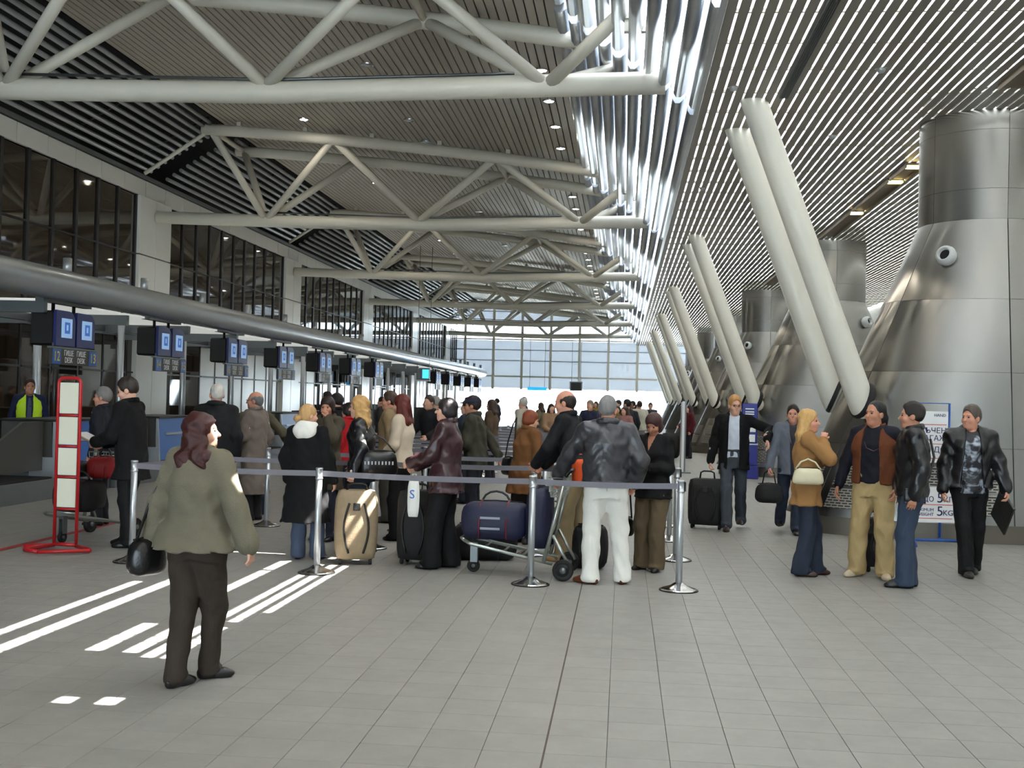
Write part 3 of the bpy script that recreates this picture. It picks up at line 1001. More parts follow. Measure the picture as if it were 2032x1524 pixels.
# ---- check-in desks and the belt units between them
def desk(y, label):
    t = empty('check_in_desk', (XD, y, 0))
    tag(t, label, 'counter', 'blue-fronted check-in desks')
    W = 1.86
    MB().box((-0.75, 0.02, 0.0), (0.20, W - .02, 0.36), bev=.006).build('plinth', GREYALU, t)
    MB().box((-0.72, 0.0, 0.365), (0.12, W, 1.16)).build('body', DKGREY, t)
    MB().add([(0.12, 0.01, 0.37), (0.20, 0.01, 0.37), (0.14, 0.01, 1.16), (0.12, 0.01, 1.16), (0.12, W - .01, 0.37), (0.20, W - .01, 0.37), (0.14, W - .01, 1.16), (0.12, W - .01, 1.16)],
             [(0, 1, 2, 3), (7, 6, 5, 4), (1, 5, 6, 2), (0, 4, 5, 1), (3, 2, 6, 7), (0, 3, 7, 4)]).build('front_panel', BLUE, t)
    MB().box((0.155, 0.35, 0.84), (0.195, W - .05, 0.885), bev=.006).build('bumper_strip', ALU, t)
    MB().box((-0.74, -0.01, 1.165), (0.19, W + .01, 1.20), bev=.006).build('worktop', BLKPL, t)
    for yy_ in (0, W - .022):
        MB().add([(0.14, yy_, 0.36), (0.215, yy_, 0.36), (0.155, yy_, 1.165), (0.10, yy_, 1.165), (0.14, yy_ + .022, 0.36), (0.215, yy_ + .022, 0.36), (0.155, yy_ + .022, 1.165), (0.10, yy_ + .022, 1.165)],
                 [(0, 1, 2, 3), (7, 6, 5, 4), (1, 5, 6, 2), (0, 4, 5, 1), (3, 2, 6, 7), (0, 3, 7, 4)]).build('end_trim', ALU, t)
def belt_unit(y, label):
    t = empty('baggage_belt_unit', (XD, y, 0))
    tag(t, label, 'conveyor', 'baggage belts between the desks')
    W = 1.94
    MB().box((-0.9, 0.02, 0.0), (0.26, W - .02, 0.30), bev=.008).build('belt_housing', GREYALU, t)
    MB().box((-0.85, 0.12, 0.30), (0.22, W - .12, 0.33)).build('belt', RUBBER, t)
    V = [(0.02, 0.05, 0.42), (0.02, W - .05, 0.42), (0.02, W - .05, 1.17), (0.02, W - .62, 1.17), (0.02, 0.25, 0.72), (0.02, 0.05, 0.62)]
    n_ = len(V)
    V2 = [(x - .05, a, b) for x, a, b in V]
    mesh('shroud', V + V2, [tuple(range(n_)), tuple(range(2 * n_ - 1, n_ - 1, -1))] + [(i, n_ + i, n_ + (i + 1) % n_, (i + 1) % n_) for i in range(n_)], DKGREY, t)
    for a in (0.0, W - .04):
        MB().box((-0.2, a, 0.30), (0.24, a + .03, 0.62), bev=.005).build('side_cheek', ALU, t)
for k in range(-1, 13):
    y = 16.82 + 3.9 * k
    if 42 < y < 51: continue
    w_ = ORD[k + 1]
    if k >= 0:
        desk(y, 'blue-fronted check-in desk, %s in the row' % ORD[k])
    belt_unit(y + 1.9, 'low grey baggage belt unit, %s in the row' % w_)

# ================================================================== QUEUE STANCHIONS
post_me = bpy.data.meshes.new('post')
pm = MB().tube([(0, 0, 0.02), (0, 0, 0.985)], 0.031, 16); post_me.from_pydata(pm.v, [], pm.f); post_me.polygons.foreach_set('use_smooth', pm.sm); post_me.materials.append(ALU)
base_me = bpy.data.meshes.new('base')
bm_ = MB().lathe([(0.175, 0.0), (0.175, 0.012), (0.15, 0.022), (0.08, 0.045), (0.036, 0.075), (0.033, 0.075)], 28); base_me.from_pydata(bm_.v, [], bm_.f); base_me.polygons.foreach_set('use_smooth', bm_.sm); base_me.materials.append(CHROME)
ring_me = bpy.data.meshes.new('base_ring')
bm_ = MB().lathe([(0.178, 0.001), (0.178, 0.010), (0.172, 0.013)], 28); ring_me.from_pydata(bm_.v, [], bm_.f); ring_me.materials.append(RUBBER)
head_me = bpy.data.meshes.new('belt_head')
bm_ = MB().lathe([(0.001, 1.0), (0.03, 1.0), (0.036, 0.993), (0.036, 0.985), (0.0325, 0.983), (0.0325, 0.905), (0.036, 0.903), (0.036, 0.892), (0.031, 0.89)], 16); head_me.from_pydata(bm_.v, [], bm_.f); head_me.polygons.foreach_set('use_smooth', bm_.sm); head_me.materials.append(ALU)
clip_me = bpy.data.meshes.new('belt_clip')
bm_ = MB().box((.033, -.018, .90), (.045, .018, .985), bev=.003); clip_me.from_pydata(bm_.v, [], bm_.f); clip_me.materials.append(BLKPL)
def stanchion(x, y, label, to=None, clip=False, bz=0.945, to2=None):
    t = empty('queue_stanchion', (x, y, 0))
    tag(t, label, 'stanchion', 'belt stanchions of the queue lanes')
    link('post', post_me, t); link('base', base_me, t); link('base_ring', ring_me, t); link('belt_head', head_me, t)
    if clip: link('belt_clip', clip_me, t)
    for q in (to, to2):
        if q is None: continue
        dx, dy = q[0] - x, q[1] - y
        l = math.hypot(dx, dy); ux, uy = dx / l, dy / l
        px_, py_ = -uy * .0015, ux * .0015
        V = []
        N = 6
        for i in range(N + 1):
            f = 0.034 + (l - 0.068) * i / N
            sag = -0.012 * math.sin(math.pi * i / N)
            for (s, z) in ((1, bz - .026), (-1, bz - .026), (-1, bz + .026), (1, bz + .026)):
                V.append((ux * f + s * px_, uy * f + s * py_, z + sag))
        Fq = []
        for i in range(N):
            a, b = i * 4, i * 4 + 4
            for c in range(4):
                d = (c + 1) % 4
                Fq.append((a + c, a + d, b + d, b + c))
        Fq += [(3, 2, 1, 0), (N * 4, N * 4 + 1, N * 4 + 2, N * 4 + 3)]
        mesh('belt', V, Fq, BELTM, t)
front = [(-4.78, 10.79), (-2.86, 10.58), (-0.81, 10.42), (0.54, 10.43)]
flab = ['front-row stanchion behind the woman in the grey jacket', 'front-row stanchion beside the beige suitcase', 'front-row stanchion in front of the loaded luggage cart', 'front-row corner stanchion at the aisle']
for k, (x, y) in enumerate(front):
    stanchion(x, y, flab[k], front[k + 1] if k < 3 else None, clip=(k == 3), to2=((-4.78, 12.4) if k == 0 else None))
rows_y = [12.42, 14.15, 15.8, 17.4, 19.05, 20.7, 22.4, 24.1, 25.9, 27.8, 29.8]
for r_, y in enumerate(rows_y):
    xs_ = [0.60, -0.95, -2.75, -4.5] if r_ < 5 else [0.60, -1.2, -3.0, -4.8]
    for k, x in enumerate(xs_):
        where = ['at the aisle end', 'second from the aisle', 'third from the aisle', 'at the check-in end'][k]
        stanchion(x, y, 'queue stanchion %s of the %s belt row' % (where, ORD[r_ + 1]), (xs_[k + 1], y) if k < 3 else None, clip=(k == 0))

# ================================================================== RED SIGN FRAME, FLOOR LINE
t = empty('red_sign_frame', (-5.77, 11.38, 0), R(-6)); tag(t, 'tall red tubular sign frame with four cream panels', 'sign')
hw, ht, rb = 0.128, 1.80, 0.06
path = [(-hw, 0, 0.06), (-hw, 0, ht - rb)] + [(-hw + rb - rb * math.cos(a), 0, ht - rb + rb * math.sin(a)) for a in np.linspace(0.2, math.pi / 2, 5)] + \
       [(hw - rb + rb * math.sin(a), 0, ht - rb + rb * math.cos(a)) for a in np.linspace(0, math.pi / 2 - 0.2, 5)] + [(hw, 0, ht - rb), (hw, 0, 0.06)]
MB().tube(path, 0.018, 10).build('frame_tube', REDP, t)
zz = [0.43, 0.765, 1.085, 1.41, 1.77]
for z in zz[:-1]:
    MB().tube([(-hw, 0, z), (hw, 0, z)], 0.013, 8).build('crossbar', REDP, t)
for a, b in zip(zz[:-1], zz[1:]):
    MB().box((-hw + .02, -.008, a + .018), (hw - .02, .008, b - .018), bev=.003).build('sign_panel', PANELW, t)
for pts in ([(-hw, 0, .05), (-hw - .08, -.38, .04), (-hw + .1, -.42, .035)], [(hw, 0, .05), (hw + .2, -.1, .04), (hw + .26, -.16, .035)], [(-hw, 0, .05), (-hw - .27, -.12, .035)], [(-hw + .1, -.42, .035), (hw + .26, -.16, .035)], [(-hw, 0.0, .06), (hw, 0.0, .06)]):
    MB().tube(pts, 0.02, 8).build('foot', REDP, t)
t = MB().box((-6.43, 8.0, 0.0005), (-6.33, 14.5, 0.002)).build('floor_line', mat('red_floor_tape', (168, 52, 46), rough=0.6)); tag(t, 'red tape line on the floor by the check-in desks', 'floor marking')

# ================================================================== LUGGAGE
def place(o, x, y, rz=0.0, z=0.0):
    o.location = (x, y, z); o.rotation_euler = (0, 0, rz); return o

def rounded_box_mesh(name, sx, sy, sz, r, m, parent, seg=4, bulge=0.0, z0=0.0, cx=0.0, cy=0.0, taper=0.0):
    """soft box: superellipsoid-like sheet from a subdivided cube"""
    N = 7
    V, Fq, idx = [], [], {}
    def vid(i, j, k):
        key = (i, j, k)
        if key not in idx:
            a = [2 * c / N - 1 for c in key]
            half = [sx / 2, sy / 2, sz / 2]
            p = [a[q] * half[q] for q in range(3)]
            inner = [max(-half[q] + r, min(half[q] - r, p[q])) for q in range(3)]
            d = [p[q] - inner[q] for q in range(3)]
            l = math.sqrt(sum(c * c for c in d))
            if l > 1e-9:
                p = [inner[q] + d[q] / l * r for q in range(3)]
            bl = bulge * (1 - a[1] ** 2) * (1 - a[2] ** 2)
            p[0] += math.copysign(bl, p[0]) if abs(a[0]) > .5 else 0
            bl = bulge * (1 - a[0] ** 2) * (1 - a[2] ** 2)
            p[1] += math.copysign(bl, p[1]) if abs(a[1]) > .5 else 0
            tp = 1 - taper * (a[2] * .5 + .5)
            V.append((p[0] * tp + cx, p[1] * tp + cy, p[2] + sz / 2 + z0)); idx[key] = len(V) - 1
        return idx[key]
    # denser towards the edges so that the radius shows
    for u in range(N):
        for v in range(N):
            Fq.append((vid(0, u, v), vid(0, u, v + 1), vid(0, u + 1, v + 1), vid(0, u + 1, v)))
            Fq.append((vid(N, u, v), vid(N, u + 1, v), vid(N, u + 1, v + 1), vid(N, u, v + 1)))
            Fq.append((vid(u, 0, v), vid(u + 1, 0, v), vid(u + 1, 0, v + 1), vid(u, 0, v + 1)))
            Fq.append((vid(u, N, v), vid(u, N, v + 1), vid(u + 1, N, v + 1), vid(u + 1, N, v)))
            Fq.append((vid(u, v, 0), vid(u, v + 1, 0), vid(u + 1, v + 1, 0), vid(u + 1, v, 0)))
            Fq.append((vid(u, v, N), vid(u + 1, v, N), vid(u + 1, v + 1, N), vid(u, v + 1, N)))
    return mesh(name, V, Fq, m, parent, smooth=True)

BEIGE = mat('beige_ribbed_fabric', (146, 128, 102), rough=0.75, var=0.16, scale=18, bump=0.3, bscale=90)
BLKFAB = mat('black_luggage_nylon', (20, 19, 21), rough=0.75, var=0.2, scale=20, bump=0.2, bscale=120)
BLKLEA = mat('black_leather', (17, 17, 19), rough=0.32, var=0.25, scale=9, bump=0.35, bscale=28)
NAVYFAB = mat('navy_nylon', (26, 30, 58), rough=0.6, var=0.15, scale=12, bump=0.35, bscale=24)
REDFAB = mat('red_nylon', (150, 28, 30), rough=0.6, var=0.1)
PLASTICW = mat('white_plastic_film', (222, 222, 216), rough=0.35, var=0.03, bump=0.3, bscale=15)
ORANGE = mat('orange_fabric', (232, 84, 26), rough=0.6, var=0.06)

def suitcase(x, y, rz, sx, sy, sz, m, label, strapm, handle=0.06, badge=None):
    t = empty('suitcase', (x, y, 0), rz); tag(t, label, 'suitcase')
    rounded_box_mesh('shell', sx, sy, sz - 0.05, 0.05, m, t, bulge=0.02, z0=0.05)
    for s in (-1, 1):                                  # front zips curving like brackets
        pts = [(s * (sx * .18 + .05 * math.sin(math.pi * q)), -sy / 2 - .018, 0.12 + (sz - .24) * q) for q in np.linspace(0, 1, 9)]
        MB().tube(pts, 0.012, 6).build('zip', strapm, t)
    pts = [(sx / 2 + .004, -sy * .15, 0.12 + (sz - .26) * q) for q in np.linspace(0, 1, 5)]
    MB().tube(pts, 0.010, 6).build('zip', strapm, t)
    MB().box((-.035, -sy / 2 - .028, sz * .74), (.035, -sy / 2 - .012, sz * .84), bev=.004).build('badge', strapm, t)
    MB().tube([(-.10, 0, sz - .005), (-.09, 0, sz + handle * .8), (-.05, 0, sz + handle), (.05, 0, sz + handle), (.09, 0, sz + handle * .8), (.10, 0, sz - .005)], 0.012, 8).build('handle', BLKPL, t)
    for s in (-1, 1):
        for q in (-1, 1):
            w = MB().lathe([(0.001, -.014), (.03, -.014), (.034, -.008), (.034, .008), (.03, .014), (.001, .014)], 12)
            w.v = [(p[2] + s * (sx / 2 - .05), p[1] + q * (sy / 2 - .05), p[0] * 1.0 + .034) for p in w.v]
            w.build('wheel', RUBBER, t)
    return t
suitcase(-2.66, 11.30, R(14), 0.40, 0.30, 0.74, BEIGE, 'beige upright suitcase with dark zips behind the belt', BLKPL)
suitcase(-2.05, 11.42, R(-8), 0.36, 0.28, 0.75, BLKFAB, 'large black suitcase in front of the woman in the maroon jacket', BLKPL)
suitcase(1.17, 15.75, R(-12), 0.47, 0.28, 0.68, BLKFAB, 'black wheeled suitcase pulled by the blond man', BLKPL, handle=.10)
suitcase(2.66, 12.2, R(10), 0.30, 0.22, 0.56, BLKFAB, 'black cabin case standing behind the man in khaki trousers', BLKPL)

def duffel(x, y, z, rz, lx, ly, lz, m, label, stripe=None, letter=None, name='duffel_bag'):
    t = empty(name, (x, y, z), rz); tag(t, label, 'bag')
    rounded_box_mesh('body', lx, ly, lz, min(ly, lz) * .24, m, t, bulge=.035)
    for s in (-1, 1):
        MB().tube([(s * lx * .22, -ly * .5 - .012, .02), (s * lx * .22, -ly * .53 - .02, lz * .5), (s * lx * .22, -ly * .42, lz * .95), (s * lx * .22, 0, lz + .012)], .012, 6).build('strap', stripe or m, t)
    pts = [(-lx * .22, 0, lz * .98)] + [(-lx * .22 * math.cos(a), 0, lz + .10 * math.sin(a)) for a in np.linspace(0.2, math.pi - .2, 7)] + [(lx * .22, 0, lz * .98)]
    MB().tube(pts, .012, 6).build('handle', BLKPL, t)
    MB().tube([(-lx * .44, 0, lz * 1.0), (0, 0, lz + .012), (lx * .44, 0, lz * 1.0)], .007, 6).build('zip', BLKPL, t)
    if letter:
        for q, z_ in enumerate(letter):
            MB().box((-lx * .20, -ly * .5 - .034, lz * (.30 + .28 * q)), (lx * .12, -ly * .5 - .028, lz * (.36 + .28 * q))).build('print', mat('pale_print', (150, 152, 165), rough=0.6), t)
    return t

def wheel(t, x, y, r, w, name='wheel', m=RUBBER):
    q = MB().lathe([(0.001, -w / 2), (r * .55, -w / 2), (r * .62, -w * .3), (r * .7, -w / 2), (r * .95, -w / 2), (r, -w * .35), (r, w * .35), (r * .95, w / 2), (r * .7, w / 2), (r * .62, w * .3), (r * .55, w / 2), (.001, w / 2)], 20)
    q.v = [(p[0] + x, p[2] + y, p[1] + r) for p in q.v]
    o = q.build(name, m, t)
    hq = MB().lathe([(0.001, -w * .56), (r * .3, -w * .5), (r * .3, w * .5), (.001, w * .56)], 12)
    hq.v = [(p[0] + x, p[2] + y, p[1] + r) for p in hq.v]
    hq.build('hub', GREYALU, o)
def cart(x, y, rz, label):
    """airport trolley, nose towards local -X, width along Y"""
    t = empty('luggage_cart', (x, y, 0), rz); tag(t, label, 'luggage cart', 'airport luggage carts')
    W = 0.26
    RAIL = mat('galvanised_tube', (178, 184, 176), rough=0.3, metal=0.8)
    for s in (-1, 1):
        MB().tube([(-0.50, s * W * .75, 0.33), (-0.44, s * W * .8, 0.30), (0.36, s * W, 0.15)], .017, 8).build('deck_rail', RAIL, t)
        MB().tube([(0.28, s * W, 0.16), (0.47, s * W, 0.98)], .02, 10).build('upright', RAIL, t)
        MB().tube([(0.36, s * W, 0.42), (0.53, s * W, 0.13)], .016, 8).build('brace', RAIL, t)
        wheel(t, 0.47, s * (W + .045), 0.10, 0.055)
    MB().tube([(-0.50, -W * .75, 0.33), (-0.54, -W * .5, 0.345), (-0.54, W * .5, 0.345), (-0.50, W * .75, 0.33)], .017, 8).build('nose_bar', RAIL, t)
    for q in np.linspace(-0.3, 0.25, 4):
        z = 0.30 - (q + .44) * .1875
        MB().tube([(q, -W * .85, z), (q, W * .85, z)], .011, 8).build('deck_slat', RAIL, t)
    fk = MB().box((-0.47, -.03, 0.10), (-0.40, -.022, 0.27)).box((-0.47, .022, 0.10), (-0.40, .03, 0.27)).box((-0.47, -.03, .26), (-0.40, .03, .29))
    fk.build('caster_fork', GREYALU, t)
    wheel(t, -0.44, 0.0, 0.062, 0.035, 'caster')
    MB().tube([(0.47, -W - .03, 0.98), (0.50, -W - .03, 1.02), (0.50, W + .03, 1.02), (0.47, W + .03, 0.98)], .019, 8).build('push_handle', BLKPL, t)
    bk_ = MB()
    for z, hx in ((0.96, .10), (0.90, .095), (0.84, .085), (0.78, .07)):
        bk_.tube([(0.40 - hx, -W + .03, z), (0.40 + hx - .02, -W + .03, z), (0.40 + hx - .02, W - .03, z), (0.40 - hx, W - .03, z)], .005, 5, closed=True)
    for yq in np.linspace(-W + .03, W - .03, 7):
        bk_.tube([(0.30, yq, .96), (0.33, yq, .78), (0.45, yq, .78), (0.48, yq, .96)], .004, 5)
    o = bk_.build('basket', RAIL, t)
    MB().box((0.30, -W + .12, .82), (0.305, W - .2, .93)).build('plate', PANELW, o)
    return t
cart(-0.98, 11.02, R(-3), 'luggage cart loaded with navy bags behind the belt')
duffel(-1.21, 11.03, 0.335, R(-2), 0.60, 0.40, 0.36, NAVYFAB, 'long navy duffel bag lying on the luggage cart', stripe=mat('maroon_strap', (92, 26, 44), rough=.6), letter=(0, 1))
duffel(-0.775, 10.99, 0.275, R(86), 0.40, 0.20, 0.58, NAVYFAB, 'upright navy holdall at the handle end of the cart')
duffel(-1.42, 11.95, 0.0, R(10), 0.62, 0.34, 0.38, BLKFAB, 'black holdall on the floor behind the loaded cart')
duffel(-2.10, 12.1, 0.0, R(20), 0.50, 0.34, 0.34, BLKLEA, 'shiny black bag on the floor between the two suitcases')
duffel(-0.30, 11.60, 0.0, R(-15), 0.30, 0.24, 0.44, BLKFAB, 'small black case standing behind the cart wheel', name='small_case')
t = cart(-6.0, 12.35, R(80), 'luggage cart with bags behind the red sign frame')
duffel(-5.98, 12.1, 0.335, R(5), 0.46, 0.42, 0.34, BLKFAB, 'black bag on the cart behind the red sign')
duffel(-5.80, 12.32, 0.69, R(4), 0.30, 0.30, 0.24, REDFAB, 'red bag on top of the left cart', name='red_bag')
duffel(-6.18, 12.32, 0.69, R(-4), 0.30, 0.28, 0.18, BLKFAB, 'small dark bag on top of the left cart', name='soft_bag')

# ================================================================== WEIGHT SIGN, KIOSK, DISPLAYS
BLUEP = mat('blue_painted_steel', (32, 84, 168), rough=0.4, var=0.05)
t = empty('weight_sign', (3.90, 14.62, 0), R(4)); tag(t, 'white hand luggage weight sign on a blue stand', 'sign')
for x in (-0.10, ):
    pass
MB().tube([(0.06, 0, .1), (0.06, 0, .72)], .018, 8).build('stem', BLUEP, t)
MB().tube([(-.28, 0, .64), (-.28, 0, 1.78), (0.15, 0, 1.78), (0.15, 0, .64), (-.28, 0, .64)], .016, 8).build('frame', BLUEP, t)
MB().tube([(-.30, -.14, .09), (0.26, -.14, .09)], .017, 8).build('foot', BLUEP, t)
MB().tube([(0.26, -.14, .09), (0.26, -.22, .017)], .017, 8).build('foot', BLUEP, t)
MB().tube([(-.30, -.14, .09), (-.30, -.22, .017)], .017, 8).build('foot', BLUEP, t)
MB().tube([(0.06, 0, .1), (0.06, -.14, .09)], .017, 8).build('foot', BLUEP, t)
p1_ = MB().box((-.26, -.022, 1.04), (0.13, -.016, 1.68)).build('upper_panel', WPRINT, t)
p2_ = MB().box((-.40, -.035, .30), (0.23, -.028, .74)).build('lower_panel', WPRINT, t)
RF = (math.pi / 2, 0, 0)
text('РЪЧЕН\nБАГАЖ', 0.095, NPRINT, p1_, (0.11, -.024, 1.39), RF, align='RIGHT')
text('HAND', 0.05, NPRINT, p1_, (0.10, -.024, 1.63), RF, align='RIGHT')
text('ДО', 0.10, NPRINT, p1_, (0.11, -.024, 1.20), RF, align='RIGHT')
for z in (1.51, 1.27, 1.09):
    MB().box((-.22, -.0245, z), (0.11, -.023, z + .008)).build('rule', RPRINT, p1_)
text('ДО', 0.09, NPRINT, p2_, (-.10, -.037, .585), RF)
text('5', 0.17, NPRINT, p2_, (0.045, -.037, .60), RF)
text('КГ', 0.095, NPRINT, p2_, (0.145, -.037, .582), RF)
text('MAXIMUM\nWEIGHT', 0.055, NPRINT, p2_, (-.03, -.037, .425), RF, align='RIGHT')
text('5', 0.17, NPRINT, p2_, (0.045, -.037, .435), RF)
text('KG', 0.095, NPRINT, p2_, (0.145, -.037, .417), RF)
for z in (.515, .345):
    MB().box((-.36, -.0365, z), (0.20, -.0355, z + .008)).build('rule', RPRINT, p2_)

t = empty('information_kiosk', (2.92, 26.7, 0), R(-8)); tag(t, 'dark blue information kiosk by the second column', 'kiosk')
KB = mat('kiosk_blue', (20, 30, 132), rough=0.35, var=0.05)
MB().box((-.22, -.12, 0), (.22, .16, .30), bev=.01).build('foot', KB, t)
MB().box((-.19, -.10, .31), (.19, .12, .78), bev=.01).build('body', KB, t)
MB().box((-.20, -.11, .785), (.20, .13, .81)).build('ledge', ALU, t)
o = MB().box((-.18, -.03, .81), (.18, .06, 1.74), bev=.02).build('panel', KB, t)
MB().box((-.13, -.036, .85), (.13, -.031, 1.02)).build('leaflet', WPRINT, o)
MB().box((-.10, -.036, 1.08), (.14, -.031, 1.40)).build('leaflet', WPRINT, o)
for z in (1.60, 1.53, 1.48):
    MB().box((-.10, -.036, z), (.10, -.031, z + .025)).build('print', WPRINT, o)

t = empty('display_panel', (1.47, 28.0, 0)); tag(t, 'slim upright display panel seen edge-on beside the aisle', 'display stand')
MB().box((-.03, 0, .03), (.03, .04, 1.75)).build('edge_profile', WPRINT, t)
MB().box((.035, 0, .03), (.07, .04, 1.75)).build('edge_profile', GREYALU, t)
MB().box((-.02, .04, .05), (.06, .9, 1.73)).build('panel', WALLGREY, t)
MB().box((-.15, -.1, 0), (.2, 1.0, .03), bev=.005).build('base_plate', GREYALU, t)

t = empty('hanging_flight_sign', (-8.48, 47.6, 2.36)); tag(t, 'small blue flight sign hanging on two thin cables', 'sign')
MB().box((-.28, -.1, .06), (.28, .1, .52), bev=.02).build('housing', GREYALU, t)
MB().box((-.02, -.11, .12), (.26, -.1, .5)).build('screen', mat_emit('cyan_screen', (60, 170, 240), 1.2), t)
MB().box((-.34, -.12, 0), (.30, .12, .06)).build('lower_edge', WPRINT, t)
for x in (-.26, .26):
    MB().tube([(x, 0, .5), (x, 0, 5.88)], .012, 6).build('cable', GREYALU, t)
t = empty('flight_display', (-3.15, 75.5, 2.35)); tag(t, 'grey flight display hanging at the far end', 'display')
MB().box((-.42, -.06, 0), (.42, .06, .62), bev=.02).build('housing', WALLGREY, t)
MB().box((-.34, -.07, .05), (.34, -.06, .55)).build('screen', DKGREY, t)
for x in (-.3, .3): MB().tube([(x, 0, .6), (x, 0, 3.5)], .015, 6).build('cable', GREYALU, t)
t = empty('direction_sign', (-5.75, 75.5, 2.32)); tag(t, 'cyan and green direction sign hanging at the far end', 'sign')
MB().box((-.65, -.05, 0), (.65, .05, .22), bev=.01).build('panel', mat_emit('cyan_sign', (40, 160, 215), 0.7), t)
for x in (-.5, .5): MB().tube([(x, 0, .22), (x, 0, 3.5)], .015, 6).build('cable', GREYALU, t)

